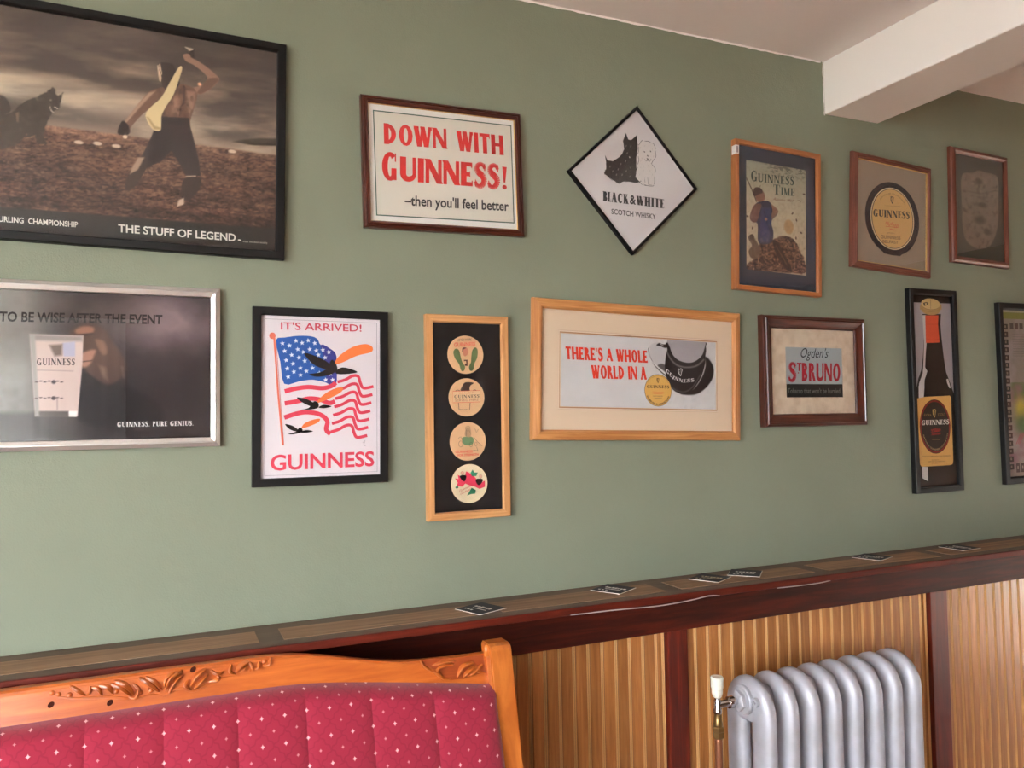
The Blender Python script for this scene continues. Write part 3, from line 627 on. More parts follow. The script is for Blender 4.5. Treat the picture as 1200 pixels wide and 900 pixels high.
def serif_glyph(ch, T, th, sans_=False):
    """returns (polys, width) on a unit cap height"""
    o = []; sh = 0.05; se = 0.075
    if sans_: se = 0.0; sh = th
    def rect(x0, y0, x1, y1): o.append([(x0, y0), (x1, y0), (x1, y1), (x0, y1)])
    def foot(x, w_, y): rect(x - w_ / 2 - se, y, x + w_ / 2 + se, y + sh)
    def stem(x, w_=None, bot=True, top=True, y0=0, y1=1):
        w_ = T if w_ is None else w_; rect(x - w_ / 2, y0, x + w_ / 2, y1)
        if bot: foot(x, w_, y0)
        if top: foot(x, w_, y1 - sh)
    def diag(x0, y0, x1, y1, w_): o.append([(x0 - w_ / 2, y0), (x0 + w_ / 2, y0), (x1 + w_ / 2, y1), (x1 - w_ / 2, y1)])
    def arc(cx, cy, rx, ry, a0, a1, tx, ty):
        """bowl: tx thick at the sides, ty thin at top and bottom"""
        A = np.linspace(math.radians(a0), math.radians(a1), 14)
        for a, b in zip(A[:-1], A[1:]):
            o.append([(cx + rx * math.cos(a), cy + ry * math.sin(a)), (cx + rx * math.cos(b), cy + ry * math.sin(b)),
                      (cx + (rx - tx) * math.cos(b), cy + (ry - ty) * math.sin(b)), (cx + (rx - tx) * math.cos(a), cy + (ry - ty) * math.sin(a))])
    m_ = T / 2 + se
    if ch == 'I': stem(m_); w_ = 2 * m_
    elif ch == 'U': stem(m_, y0=0.3, bot=False); stem(0.66, th, bot=False, y0=0.3); arc((m_ - T / 2 + 0.66 + th / 2) / 2, 0.32, (0.66 + th / 2 - m_ + T / 2) / 2, 0.33, 180, 270, T, th * 1.3); arc((m_ - T / 2 + 0.66 + th / 2) / 2, 0.32, (0.66 + th / 2 - m_ + T / 2) / 2, 0.33, 270, 360, th, th * 1.3); w_ = 0.66 + th / 2 + se
    elif ch == 'N': stem(se + th / 2, th); stem(0.68, th, bot=False); diag(0.68, 0, se + th / 2, 1, T * 1.05); w_ = 0.68 + th / 2 + se
    elif ch == 'E': stem(m_); rect(m_, 0.5 - th / 2, 0.46, 0.5 + th / 2); rect(m_, 1 - sh, 0.56, 1); rect(m_, 0, 0.58, sh); rect(0.56 - .05, 0.78, 0.56, 1); rect(0.58 - .05, 0, 0.58, 0.24); rect(0.42, 0.38, 0.46, 0.62); w_ = 0.6
    elif ch == 'F': stem(m_); rect(m_, 0.5 - th / 2, 0.46, 0.5 + th / 2); rect(m_, 1 - sh, 0.56, 1); rect(0.51, 0.78, 0.56, 1); w_ = 0.58
    elif ch == 'L': stem(m_); rect(m_, 0, 0.56, sh); rect(0.51, 0, 0.56, 0.28); w_ = 0.58
    elif ch == 'T': stem(0.34); rect(0.02, 1 - sh, 0.66, 1); rect(0.02, 0.76, 0.07, 1); rect(0.61, 0.76, 0.66, 1); w_ = 0.68
    elif ch == 'H': stem(m_); stem(0.64); rect(m_, 0.5 - th / 2, 0.64, 0.5 + th / 2); w_ = 0.64 + m_
    elif ch in 'GCOQ':
        arc(0.40, 0.5, 0.38, 0.52, 48 if ch != 'O' else 0, 318 if ch != 'O' else 360, T, th)
        if ch != 'O': rect(0.62, 0.68, 0.68, 0.98)
        if ch == 'G': rect(0.70 - T * .9, 0.02, 0.70, 0.42); rect(0.70 - T * .9 - se, 0.38, 0.70 + se, 0.42 + .02)
        w_ = 0.78
    elif ch == 'S':
        pts = cr([(0.50, 0.80), (0.42, 0.93), (0.27, 0.97), (0.12, 0.86), (0.12, 0.70), (0.28, 0.55), (0.44, 0.42), (0.47, 0.24), (0.34, 0.06), (0.20, 0.03), (0.08, 0.10), (0.04, 0.22)], n=3); n = len(pts)
        for i in range(n - 1):
            s0 = i / (n - 1); s1_ = (i + 1) / (n - 1); wf = lambda s_: th * 0.9 + (T * 1.05 - th * .9) * max(0, math.sin(PI * s_)) ** 2.2
            q0 = np.array(pts[i]); q1 = np.array(pts[i + 1]); t = (q1 - q0) / (np.linalg.norm(q1 - q0) + 1e-9); nn_ = np.array([-t[1], t[0]])
            o.append([tuple(q0 - nn_ * wf(s0) / 2), tuple(q1 - nn_ * wf(s1_) / 2), tuple(q1 + nn_ * wf(s1_) / 2), tuple(q0 + nn_ * wf(s0) / 2)])
        rect(0.47, 0.70, 0.53, 1.0); rect(0.02, 0.0, 0.07, 0.30); w_ = 0.58
    elif ch in 'BPRD':
        stem(m_)
        if ch == 'D': arc(m_, 0.5, 0.52, 0.5, -90, 90, T, th); w_ = 0.72
        else:
            arc(m_ + .12, 0.74, 0.27, 0.26, -90, 90, T * .95, th); rect(m_, 1 - sh, m_ + .13, 1); rect(m_, 0.48, m_ + .13, 0.48 + th); w_ = 0.6
            if ch == 'B': arc(m_ + .12, 0.265, 0.30, 0.265, -90, 90, T, th); rect(m_, 0, m_ + .13, sh)
            if ch == 'R': diag(0.56, 0, 0.36, 0.5, T); w_ = 0.66
    elif ch == 'A': diag(0.62, 0, 0.36, 1, T); diag(0.10, 0, 0.34, 1, th); rect(0.18, 0.30, 0.52, 0.30 + th); rect(0, 0, 0.22, sh); rect(0.62 - T / 2 - se, 0, 0.62 + T / 2 + se, sh); w_ = 0.62 + T / 2 + se
    elif ch == 'K': stem(m_); diag(m_ + .1, 0.42, 0.58, 1, th); diag(0.62, 0, m_ + .22, 0.56, T); rect(0.62 - T / 2 - se, 0, 0.62 + T / 2 + se, sh); rect(0.48, 1 - sh, 0.70, 1); w_ = 0.62 + T / 2 + se
    elif ch == 'M': stem(se + th / 2, th); stem(0.78, T); diag(0.40, 0.02, se + .06, 1, T); diag(0.40, 0.02, 0.76, 1, th); w_ = 0.78 + m_
    elif ch == 'W': diag(0.30, 0, 0.12, 1, T); diag(0.34, 0, 0.50, 1, th); diag(0.68, 0, 0.48, 1, T); diag(0.72, 0, 0.90, 1, th); rect(0, 1 - sh, 0.28, 1); rect(0.38, 1 - sh, 0.60, 1); rect(0.80, 1 - sh, 1.0, 1); w_ = 1.0
    elif ch == '&': arc(0.30, 0.76, 0.19, 0.24, 0, 360, T * .6, th); arc(0.28, 0.26, 0.27, 0.27, 90, 400, T * .9, th); diag(0.62, 0.0, 0.26, 0.72, T * .8); w_ = 0.68
    elif ch == '.': rect(0.03, 0, 0.17, 0.14); w_ = 0.2
    elif ch == "'": o.append([(0.05, 0.68), (0.13, 0.68), (0.19, 1.0), (0.0, 1.0)]); w_ = 0.2
    elif ch == '!': o.append([(0.07, 0.3), (0.15, 0.3), (0.22, 1.0), (0.0, 1.0)]); o.append([(0.11 + .11 * math.cos(a_), 0.1 + .1 * math.sin(a_)) for a_ in np.linspace(0, 6.28, 13)[:-1]]); w_ = 0.22
    elif ch == ' ': w_ = 0.32
    else: stem(m_); w_ = 2 * m_
    return o, w_
def serif_polys(t, T, th, space, first, sans_=False):
    x = 0; out = []
    for i, ch in enumerate(t):
        g_, w_ = serif_glyph(ch, T, th, sans_); k = first if i == 0 else 1.0
        out += [[(x + p[0] * k, p[1] * k) for p in pl] for pl in g_]; x += w_ * k + space
    W_ = x - space; H_ = max(1.0, first)
    return [[(p[0] / W_, p[1] / H_) for p in pl] for pl in out]

# photographic print: a fine grid of points, each with its ink colour
def vnoise(X, Y, seed):
    r = np.random.default_rng(seed); G = r.random((64, 64)); xi = np.floor(X).astype(int); yi = np.floor(Y).astype(int); fx = X - xi; fy = Y - yi
    fx = fx * fx * (3 - 2 * fx); fy = fy * fy * (3 - 2 * fy); g_ = lambda a, b: G[a % 64, b % 64]
    return (g_(xi, yi) * (1 - fx) + g_(xi + 1, yi) * fx) * (1 - fy) + (g_(xi, yi + 1) * (1 - fx) + g_(xi + 1, yi + 1) * fx) * fy
def fbm(X, Y, sx_, sy_, seed, oct_=4, g_=0.55):
    t = 0; a = 1; tot = 0
    for k in range(oct_): t = t + a * vnoise(X / sx_ * 2 ** k + 7.3 * k, Y / sy_ * 2 ** k + 3.1 * k, seed + k); tot += a; a *= g_
    return t / tot
class Canvas:
    def __init__(s, x0, x1, y0, y1, step):
        s.nx = int((x1 - x0) / step) + 1; s.ny = int((y1 - y0) / step) + 1
        s.X, s.Y = np.meshgrid(np.linspace(x0, x1, s.nx), np.linspace(y0, y1, s.ny)); s.C = np.zeros(s.X.shape + (3,)); s.step = step
    def bgc(s, col): s.C[:] = col
    def mix(s, a, col):
        a = np.clip(a, 0, 1)[..., None]; s.C = s.C * (1 - a) + np.array(col, float) * a
    def sdf(s, pts):
        X, Y = s.X, s.Y; d = np.full(X.shape, 1e9); ins = np.zeros(X.shape, bool); n = len(pts)
        for i in range(n):
            ax, ay = pts[i - 1]; bx, by = pts[i]; ex, ey = bx - ax, by - ay; L_ = ex * ex + ey * ey + 1e-9
            t = np.clip(((X - ax) * ex + (Y - ay) * ey) / L_, 0, 1); d = np.minimum(d, (X - ax - t * ex) ** 2 + (Y - ay - t * ey) ** 2)
            c_ = ((ay > Y) != (by > Y)) & (X < (bx - ax) * (Y - ay) / (by - ay + 1e-12) + ax); ins ^= c_
        d = np.sqrt(d); return np.where(ins, -d, d)
    def poly(s, pts, col, soft=1.0, alpha=1.0, ragged=0.0, seed=5):
        d = s.sdf(pts)
        if ragged: d = d + ragged * (fbm(s.X, s.Y, 4, 4, seed, 2) - 0.5) * 2
        s.mix(alpha * (0.5 - d / soft), col)
    def line(s, pts, wd, col, soft=1.0, alpha=1.0):
        d = np.full(s.X.shape, 1e9)
        for (ax, ay), (bx, by) in zip(pts[:-1], pts[1:]):
            ex, ey = bx - ax, by - ay; L_ = ex * ex + ey * ey + 1e-9; t = np.clip(((s.X - ax) * ex + (s.Y - ay) * ey) / L_, 0, 1)
            d = np.minimum(d, np.hypot(s.X - ax - t * ex, s.Y - ay - t * ey))
        s.mix(alpha * (0.5 - (d - wd / 2) / soft), col)
    def ell(s, c, rx, ry, col, soft=0.3, alpha=1.0, rot=0.0):
        x = s.X - c[0]; y = s.Y - c[1]; a, b = math.cos(rot), math.sin(rot); u = (x * a + y * b) / rx; v_ = (-x * b + y * a) / ry
        s.mix(alpha * (0.5 - (np.hypot(u, v_) - 1) / soft), col)
    def build(s, name, parent, depth):
        V_ = np.stack([s.X / 1000, np.full(s.X.shape, -depth), s.Y / 1000], -1).reshape(-1, 3); i = np.arange(s.nx * s.ny).reshape(s.ny, s.nx)
        F_ = np.stack([i[:-1, :-1], i[:-1, 1:], i[1:, 1:], i[1:, :-1]], -1).reshape(-1, 4)
        me = bpy.data.meshes.new(name); me.vertices.add(len(V_)); me.vertices.foreach_set('co', V_.ravel()); me.loops.add(F_.size); me.loops.foreach_set('vertex_index', F_.ravel().astype(np.int32))
        me.polygons.add(len(F_)); me.polygons.foreach_set('loop_start', np.arange(0, F_.size, 4, dtype=np.int32)); me.update(calc_edges=True); me.materials.append(M['print'])
        a = me.color_attributes.new('ink', 'FLOAT_COLOR', 'POINT'); cc = np.ones((len(V_), 4), np.float32); cc[:, :3] = lin(np.clip(s.C, 0, 255).reshape(-1, 3)); a.data.foreach_set('color', cc.ravel())
        o = bpy.data.objects.new(name, me); COL.objects.link(o); o.parent = parent; return o

# ------------------------------------------------------------------ frames
def frame(cx, cz, tilt, W, H, prof, mats, label, cat='picture', depth=0.010, midx=None, name='framed_print', glass=True, back=True):
    """prof: (inwards from the outer edge, height above the wall) in mm"""
    e = empty(name, (cx, 0, cz), (0, -tilt, 0)); tag(e, label, cat)
    mats = mats if isinstance(mats, (list, tuple)) else [mats]
    for side in range(4):
        L_ = (W if side % 2 == 0 else H) / 2; pr = [(d / 1000, h / 1000) for d, h in prof]; n = len(pr)
        vs = [(-(L_ - d), -h, d) for d, h in pr] + [((L_ - d), -h, d) for d, h in pr]
        fs = [(k, (k + 1) % n, n + (k + 1) % n, n + k) for k in range(n)] + [tuple(range(n))[::-1], tuple(range(n, 2 * n))]
        fm = ([midx[k] if midx else 0 for k in range(n)] + [0, 0])
        o = meshobj('frame_rail', vs, fs, mats, e, fmat=fm)
        o.rotation_euler = (0, -PI / 2 * side, 0)
        o.location = [(0, 0, -H / 2), (W / 2, 0, 0), (0, 0, H / 2), (-W / 2, 0, 0)][side]
    wd = prof[-1][0] / 1000
    if back: box('backing_board', -W / 2 + wd - .002, W / 2 - wd + .002, -(depth - .001), -0.001, -H / 2 + wd - .002, H / 2 - wd + .002, M['board_back'], e)
    if glass: box('glass_pane', -W / 2 + wd - .001, W / 2 - wd + .001, -(depth + .0042), -(depth + .0026), -H / 2 + wd - .001, H / 2 - wd + .001, M['glass'], e)
    e['in_w'] = W / 2 - wd; e['in_h'] = H / 2 - wd
    del e['in_w']; del e['in_h']
    return e
def full(a, W, H, wd, col): x = W * 500 - wd + 1; y = H * 500 - wd + 1; a.poly([(-x, -y), (x, -y), (x, y), (-x, y)], col)
def rectpts(x0, y0, x1, y1): return [(x0, y0), (x1, y0), (x1, y1), (x0, y1)]
def harp(a, c, h, col, w_=None):
    x, y = c; w_ = w_ or h * .55
    a.line(cr([(x - w_ * .5, y + h * .5), (x - w_ * .2, y + h * .38), (x + w_ * .1, y + h * .5), (x + w_ * .45, y + h * .36)], n=4), h * .10, col)
    a.line([(x + w_ * .45, y + h * .40), (x + w_ * .05, y - h * .5)], h * .09, col)
    a.line(cr([(x - w_ * .5, y + h * .5), (x - w_ * .48, y), (x - w_ * .1, y - h * .38), (x + w_ * .08, y - h * .5)], n=4), h * .13, col)
    for k in range(4): xx = x - w_ * .32 + k * w_ * .18; a.line([(xx, y + h * .38), (xx + w_ * .1, y - h * (.2 - .1 * k) + 0)], h * .025, col)
def scrawl(a, c, w_, h, col, wd, rot=0.12, seed=1):
    r = random.Random(seed); pts = []
    for k in range(15): t = k / 14; pts.append((c[0] + (t - .5) * w_ * math.cos(rot), c[1] + (t - .5) * w_ * math.sin(rot) + (h * .5 if k % 2 else -h * .5) * r.uniform(.3, 1)))
    a.line(cr(pts, n=4), wd, col); a.line([(c[0] - w_ * .5, c[1] - h * .5), (c[0] + w_ * .45, c[1] - h * .3)], wd * .8, col)
RED = (214, 44, 42)
def ringtext(a, t, c, rx, ry, h, a_mid, span, col, bold=0.02, inward=False):
    """lettering bent along an ellipse; inward: reads along the bottom"""
    def wp(x, y):
        if inward: an = a_mid + (x - .5) * span; R = 1 - y * h / rx; return (c[0] + rx * R * math.cos(an), c[1] + ry * R * math.sin(an))
        an = a_mid - (x - .5) * span; R = 1 + (y - 1) * h / rx; return (c[0] + rx * R * math.cos(an), c[1] + ry * R * math.sin(an))
    a.text(t, ((0, 0), (1, 0), (0, 1)), col, bold, warp=wp)

# === 1 large poster with the stick player
fx = (-0.1183, 2.2040, -0.01741, 0.8000, 0.5300)
prof = [(0, 0), (0, 19), (2, 22), (17, 22), (19, 20), (21, 13), (21, 3)]
e = frame(*fx, prof, M['black_frame'], 'large black framed poster of a bare-backed player swinging a stick on a dark moor')
c = Canvas(-380, 380, -246, 246, 2.0); X, Y = c.X, c.Y
n = fbm(X + Y * .5, Y - X * 0.10, 150, 34, 3, 5); n2 = fbm(X, Y, 60, 22, 9, 4)
c.bgc((66, 58, 54)); c.mix((n - .40) * 3.6 * np.clip(1.15 - (Y + 10) / 260, .25, 1), (142, 124, 106)); c.mix((n2 - .6) * 1.6, (60, 52, 48))
c.mix(np.exp(-((Y - 55 + X * .06) / 30) ** 2) * np.clip(.55 - (X - 20) / 700, 0, 1) * (0.2 + n), (196, 180, 156))
c.mix(np.exp(-((Y - 105 - X * .1) / 16) ** 2 - ((X + 250) / 130) ** 2) * .8, (188, 168, 142)); c.mix(np.exp(-((Y + 5) / 18) ** 2) * .55, (170, 150, 130)); c.mix(np.exp(-((Y - 58) / 34) ** 2 - ((X - 60) / 130) ** 2) * .55, (176, 156, 136))
hz = [(-105.2, -7.4)][0][1]
g1 = fbm(X, Y, 7, 3.2, 21, 4, .7); g2 = fbm(X, Y, 90, 16, 33, 3)
land = np.clip((hz + 8 * (g2 - .5) - Y) / 4 + .5, 0, 1)[..., None]
lc = np.array([78., 56, 46]) + (g1 - .5)[..., None] * np.array([125., 104, 80]) + (g2 - .5)[..., None] * np.array([60., 40, 30]); lc += (fbm(X, Y, 26, 8, 35, 3) - .5)[..., None] * np.array([70., 60, 46]) - np.clip((hz - 60 - Y) / 120, 0, 1)[..., None] * np.array([16., 14, 12]); lc += np.clip((Y - hz + 30) / 30, 0, 1)[..., None] * np.array([34., 26, 22])
c.C = c.C * (1 - land) + lc * land
c.poly([(278.2, 10.4), (304.7, 19.8), (338.4, 27.4), (379.5, 31.7), (379.7, 14.3), (325.1, 8.3)], (58, 52, 42), 3)
for p in ([(-6.3, -32.9)], [(31.5, -33.8)], [(278.5, -13)], [(-43.3, -35.4)]): c.ell(p[0], 9, 4.2, (188, 170, 150), .4)
# beasts at the left
WD = (50, 44, 38)
c.poly(cr([(-170.7, 13.5), (-160.4, 27.6), (-146.6, 42.3), (-127.2, 52.7), (-118.4, 59.4), (-106, 69.9), (-95.3, 79.7), (-91.6, 76.5), (-89.5, 66.2), (-84.9, 63.8), (-76.8, 71.5), (-78.5, 59.5), (-80.1, 48.7), (-82.7, 41.9), (-81.3, 36.8), (-87.1, 31.7), (-94.2, 26.3), (-97.7, 18.4), (-104.6, 0.5), (-109.7, -17.1), (-111.1, -34.1), (-103.7, -45.7), (-114.4, -50.3), (-123.4, -46.3), (-129.1, -32.4), (-139.7, -36), (-145.1, -30.5), (-157, -53), (-191.6, -70.1), (-209, -60.2), (-203.4, -1.8), (-182.8, 7.5)], True, 3), WD, 2, 1, 2.5)
c.poly(cr([(-208.6, 1.5), (-204.2, 37.2), (-194.1, 47.1), (-181.8, 40.8), (-174.4, 23.3), (-177.6, 10.4)], True, 3), WD, 2)
c.poly([(-164.5, 12.4), (-158.4, 14.4), (-158.8, -7.6), (-162.4, -6)], (120, 92, 76), 3, .7)
c.line([(-100.8, 36.9), (-97.9, 27.9), (-93.3, 23.7)], 1.6, (205, 190, 178), 1.5); c.line([(-92.6, 37.1), (-85.6, 34)], 1.6, (205, 190, 178), 1.5)
c.line([(-126.3, 52.9), (-124.4, 45.8)], 1.5, (110, 98, 80), 2); c.ell([(-99.2, 50.9)][0], 2, 1.4, (130, 120, 104), .6)
c.mix((fbm(X, Y, 6, 6, 40, 3) - .5) * .9 * (c.sdf([(-170.7, 13.5), (-127.2, 52.7), (-91.6, 76.5), (-80.1, 48.7), (-104.6, 0.5), (-111.1, -34.1), (-191.6, -70.1), (-209.9, -19.2)]) < 0), (92, 82, 70))
# the player
SK = (136, 104, 88); SKD = (98, 72, 60); CL = (44, 38, 38)
mk = 'player'
c.poly(cr([(167, 200.3), (180.5, 205.3), (191.9, 195.9), (215, 184), (243, 163.8), (246.8, 153.4), (229.5, 130.4), (206.7, 113.6), (193, 114.4), (186.1, 123.2), (211, 138.3), (220.9, 157.5), (192.2, 180), (173.9, 186.7)], True, 3), SK, 1.6)
c.poly([(211, 139.3), (224.6, 155.6), (244, 160), (246.8, 153.4), (229.5, 130.4), (206.7, 113.6), (197.6, 114.2)], SKD, 3, .8)
c.ell([(204.1, 137.2)][0], 4, 4, (226, 170, 130), .8)
c.poly([(169.8, 220.7), (189.4, 219.4), (186.3, 209.8), (191.9, 195.9), (181.8, 205), (179, 213.5)], (196, 180, 160), 1.5); c.poly([(179, 211.5), (190.8, 216.6), (192.9, 195.1), (184.6, 197.6)], (40, 32, 30), 1.2)
c.poly(cr([(101.8, 106.3), (121.4, 112.5), (131.3, 100.4), (111, 75.1), (83.1, 46.5), (62, 16.8), (49.6, -3.2), (36.8, -5), (44.1, 19), (69.9, 61.4), (86.8, 88.3)], True, 3), SKD, 1.8)
c.poly([(95.3, 99.4), (110.5, 105.8), (82.8, 68.3), (51.3, 22.4), (44.9, 21.5), (69.9, 63.8)], (152, 124, 104), 3, .8)
c.poly(cr([(42.7, 26), (55.6, 15.9), (57.2, -2.1), (39, -6.7), (33.4, 0.7)], True, 3), (34, 28, 27), 1.5); c.ell([(48.8, -10.1)][0], 4.8, 4.2, (200, 182, 156), .35)
c.poly(cr([(112.6, 111), (143.4, 122), (165.7, 131.7), (192.9, 124.3), (198.6, 106.4), (193.5, 80.7), (184.8, 49.6), (182.8, 34.5), (149.2, 29.6), (124.8, 35.8), (122.1, 69.5), (119.5, 93.6)], True, 3), SKD, 2)
c.poly([(174.9, 117.4), (195.3, 118.2), (194.3, 85.8), (183.9, 54.4), (177.5, 88.1)], SK, 5, .8); c.poly([(141.6, 97.1), (163.8, 105.7), (164.5, 56.4), (144.4, 55.8)], SK, 6, .5)
c.mix((c.sdf([(112.6, 111), (165.7, 131.7), (198.6, 106.4), (182.8, 34.5), (124.8, 35.8)]) < 0) * (fbm(X, Y, 9, 14, 44, 3) - .42) * 2.2, (66, 48, 40)); c.line([(171.1, 126.7), (170.8, 87), (164.2, 78.6), (162.3, 55.1)], 2.4, (58, 40, 34), 2.5)
c.poly(cr([(116.3, 159.1), (114, 168.5), (124.9, 175.9), (147.2, 173), (154.1, 153.5), (161.2, 129.9), (148, 116.9), (131.1, 114.1), (125.7, 119.1), (120.2, 137.8)], True, 3), (46, 38, 35), 2)
c.poly([(112.7, 165.9), (118.8, 171.8), (120.7, 162.4), (123.5, 148.1), (121.2, 128.1), (117.6, 131.4), (114.7, 146.6)], (206, 178, 148), 1.6, .85)
c.line([(114.4, 172), (120, 149.5), (131.1, 116.1)], 1.4, (70, 58, 52), 1.2)
c.poly([(124.6, 47.5), (181.2, 53), (185, 34.8), (190.8, 13.4), (204.2, -41.7), (209.3, -80.6), (177.7, -84.4), (163.8, -56.7), (145.6, -28.7), (123.9, -56.9), (93.7, -75.3), (89.2, -68.6), (83.8, -50), (101.3, -6.5), (109.6, 18.9), (122.8, 20.8)], CL, 1.8)
c.poly([(124.6, 47.5), (181.2, 53), (182.3, 36.4), (124.8, 30.9)], (34, 30, 31), 2); c.ell([(184.4, 18.9)][0], 4, 5, (36, 30, 30), .4)
c.poly(cr([(83.7, -49), (98.6, -60.1), (89.5, -85.4), (72.8, -118.6), (58, -131.3), (49.9, -126.1), (57.4, -94.1), (72.1, -73.2)], True, 3), (50, 40, 36), 2); c.poly([(76.1, -53.4), (89.8, -51.6), (76.5, -82.2), (59.6, -94.8), (63.6, -79)], (150, 126, 108), 3, .8)
c.poly(cr([(175.5, -89.6), (208.4, -85.6), (208.7, -105.4), (196.3, -128.9), (182.9, -140.2), (169.5, -139.2), (168.2, -114.9)], True, 3), (44, 36, 33), 2); c.poly([(162.8, -142.4), (173.9, -136.3), (174.1, -151), (158.6, -159)], (178, 156, 136), 2.5); c.line([(177.7, -85.4), (197.9, -82)], 2.5, (168, 150, 134), 2)
c.poly(cr([(158, 169), (166, 170.4), (161.8, 149.8), (148.2, 103.1), (131.7, 71.1), (122.4, 45.2), (122.8, 16.9), (105.3, 15.4), (89.6, 44.1), (100.2, 66.1), (121.7, 91.5), (138.9, 128.7)], True, 3), (196, 176, 132), 1.4)
c.poly([(91, 42.9), (107.5, 16.2), (122.8, 16.9), (122.8, 21.8), (110.4, 23.9), (96.2, 43.6)], (160, 138, 98), 2, .8)
# dark caption band
yb = [(-188.9, -194.8), (78.5, -192.4), (381.6, -189.7)]; c.mix((np.interp(X, [p[0] for p in yb], [p[1] for p in yb]) - Y) / 4 + .5, (30, 31, 29))
c.mix(np.clip((np.hypot(X / 420, Y / 300) - .75), 0, 1) * .6, (30, 26, 24)); c.C = 255 * (np.clip(c.C, 0, 255) / 255) ** .84; c.C = (c.C - 70) * 1.18 + 62
c.build('poster_print', e, .010)
a = Art(.0104); WH = (226, 224, 214)
a.text('THE STUFF OF LEGEND', [(38.3, -229.1), (288.9, -228.6), (38, -210.4)], WH, .022); a.text('HURLING  CHAMPIONSHIP', [(-199.9, -227.6), (-41.6, -225.9), (-200.2, -215)], WH, .02)
a.ell([(297.5, -224.3)][0], 4, 2, WH); a.text('enjoy this stout sensibly', [(304.9, -230), (361.5, -229.4), (304.8, -223.7)], (180, 178, 170), .01)
a.build('caption', e)

# === 2 silver frame, smoky picture of a pint
fx = (-0.1802, 1.6729, -0.00516, 0.6200, 0.3664)
prof = [(0, 0), (0, 17), (1, 18), (9, 24), (9.6, 20), (11, 20), (11.6, 24), (20, 21), (21, 15), (21, 3)]
e = frame(*fx, prof, M['silver'], 'wide silver framed picture of a dark smoky scene with a pale pint glass, lower left', depth=.010)
c = Canvas(-292, 292, -164, 164, 1.7); X, Y = c.X, c.Y
n = fbm(X, Y, 90, 70, 51, 5); c.bgc((44, 37, 39)); c.mix(np.clip((X + 330) / 60, 0, 1) * np.clip((20 - X) / 110, 0, 1) * (.5 + n), (140, 137, 131))  # pale left side puts a reflection on the glass into the ink
c.mix(np.exp(-((X - 200) / 110) ** 2 - ((Y - 105) / 62) ** 2) * (n * 1.7), (150, 128, 132)); c.mix(np.exp(-((X - 60) / 120) ** 2 - ((Y - 110) / 50) ** 2) * n, (104, 92, 86)); c.mix((n - .5) * .8, (84, 72, 72))
c.mix(np.clip((-95 - Y) / 12, 0, 1) * np.clip((60 - X) / 60, 0, 1), (74, 70, 68))
c.poly(cr([(21.4, -15.6), (56, -24.6), (93.3, -33.7), (135.6, -57), (169.9, -75.9), (185.1, -99.7), (183, -128.1), (93.8, -133.5), (20, -116.2)], True, 4), (24, 20, 24), 14)
c.poly(cr([(-1.3, 66.3), (10.7, 85), (39, 95.2), (67.9, 82.2), (84.6, 54.7), (105.7, 22.4), (110, -10.2), (93.3, -33.7), (72.6, -40.7), (47.8, -24.6), (27.4, -6.4), (21.2, 11.9), (27.2, 30.3), (14.9, 53)], True, 4), (84, 62, 52), 8)
c.poly(cr([(10.7, 78.1), (26.8, 87.8), (47.2, 85.2), (43.2, 72.2), (18.8, 68.7)], True, 4), (150, 104, 84), 6); c.poly(cr([(15.9, 20.9), (39.3, 35.2), (51.6, 34.5), (47.6, 21.5), (39.5, 2.9), (25.3, -1.9)], True, 4), (168, 122, 104), 6); c.poly(cr([(49.4, 58.5), (68, 54.3), (74.3, 31.2), (64, 26.4)], True, 4), (128, 96, 80), 6)
c.line([(10.8, 66.7), (43.2, 71.3)], 4, (48, 34, 30), 5); c.line([(25.3, 9.6), (43.6, 12.2)], 2, (60, 40, 36), 2); c.poly([(55.9, 3.1), (72.4, -1.3), (76.7, -33.7), (64.3, -24.5)], (120, 96, 82), 6, .8); c.line([(103.7, -1), (108, -24.3)], 5, (120, 104, 98), 5, .6)
c.poly([(-75.4, 67.9), (27, 67.1), (25.3, 2.7), (16.7, -110.7), (-63.9, -109.6)], (206, 184, 176), 2); c.poly([(-75.4, 67.9), (27, 67.1), (26.2, 53.3), (-74.1, 53.1)], (150, 140, 134), 5, .7)
c.poly([(-13.2, 50.1), (10.9, 53.8), (11.1, 20.9), (-11, 20.5)], (176, 174, 196), 3); c.poly([(-38.9, 44.9), (-13.1, 47.8), (-13.8, 22.7), (-28, 20.2)], (110, 92, 84), 5, .8)
c.poly([(-63.2, -98), (-0.2, -98.6), (-0.1, -111.3), (-62.3, -110.5)], (96, 88, 84), 3); c.poly([(-0.2, -98.6), (16.6, -98.8), (15.1, -111.6), (-0.1, -111.3)], (230, 224, 220), 2)
c.poly([(-75.4, 67.9), (-64.5, 68.2), (-55.3, -109.7), (-63.9, -109.6)], (164, 158, 152), 3, .7)
for q in (522, 600):
    for k in range(7): 
        p = [(-61.6, 200.5), (-14.2, 203.2)]; yy = [(-52, -35.2), (-51.7, -70.2)]; x = p[0][0] + (p[1][0] - p[0][0]) * k / 6; c.ell((x, yy[0 if q == 522 else 1][1] + (k % 2) * 1.5), 3.4, 1.6, (92, 76, 78), .6, .8)
    c.ell(([(-29.2, -35.1)][0][0], yy[0 if q == 522 else 1][1]), 4.2, 4.2, (58, 46, 50), .5)
c.line([(-60, -9.6), (7.2, -11.2)], 1.5, (130, 110, 108), 2, .7); c.line([(-22.3, -70.4), (-22.1, -95.2)], 1.2, (120, 100, 100), 1.5)
c.build('smoky_print', e, .010)
a = Art(.0104); a.text('TO BE WISE AFTER THE EVENT', [(-131.4, 92.6), (185.9, 97.2), (-130.8, 114.4)], (24, 20, 22), .028); a.serif('GUINNESS. PURE GENIUS.', [(94.6, -134.9), (252.5, -134.5), (94.6, -124.2)], (232, 228, 226), .24, .08)
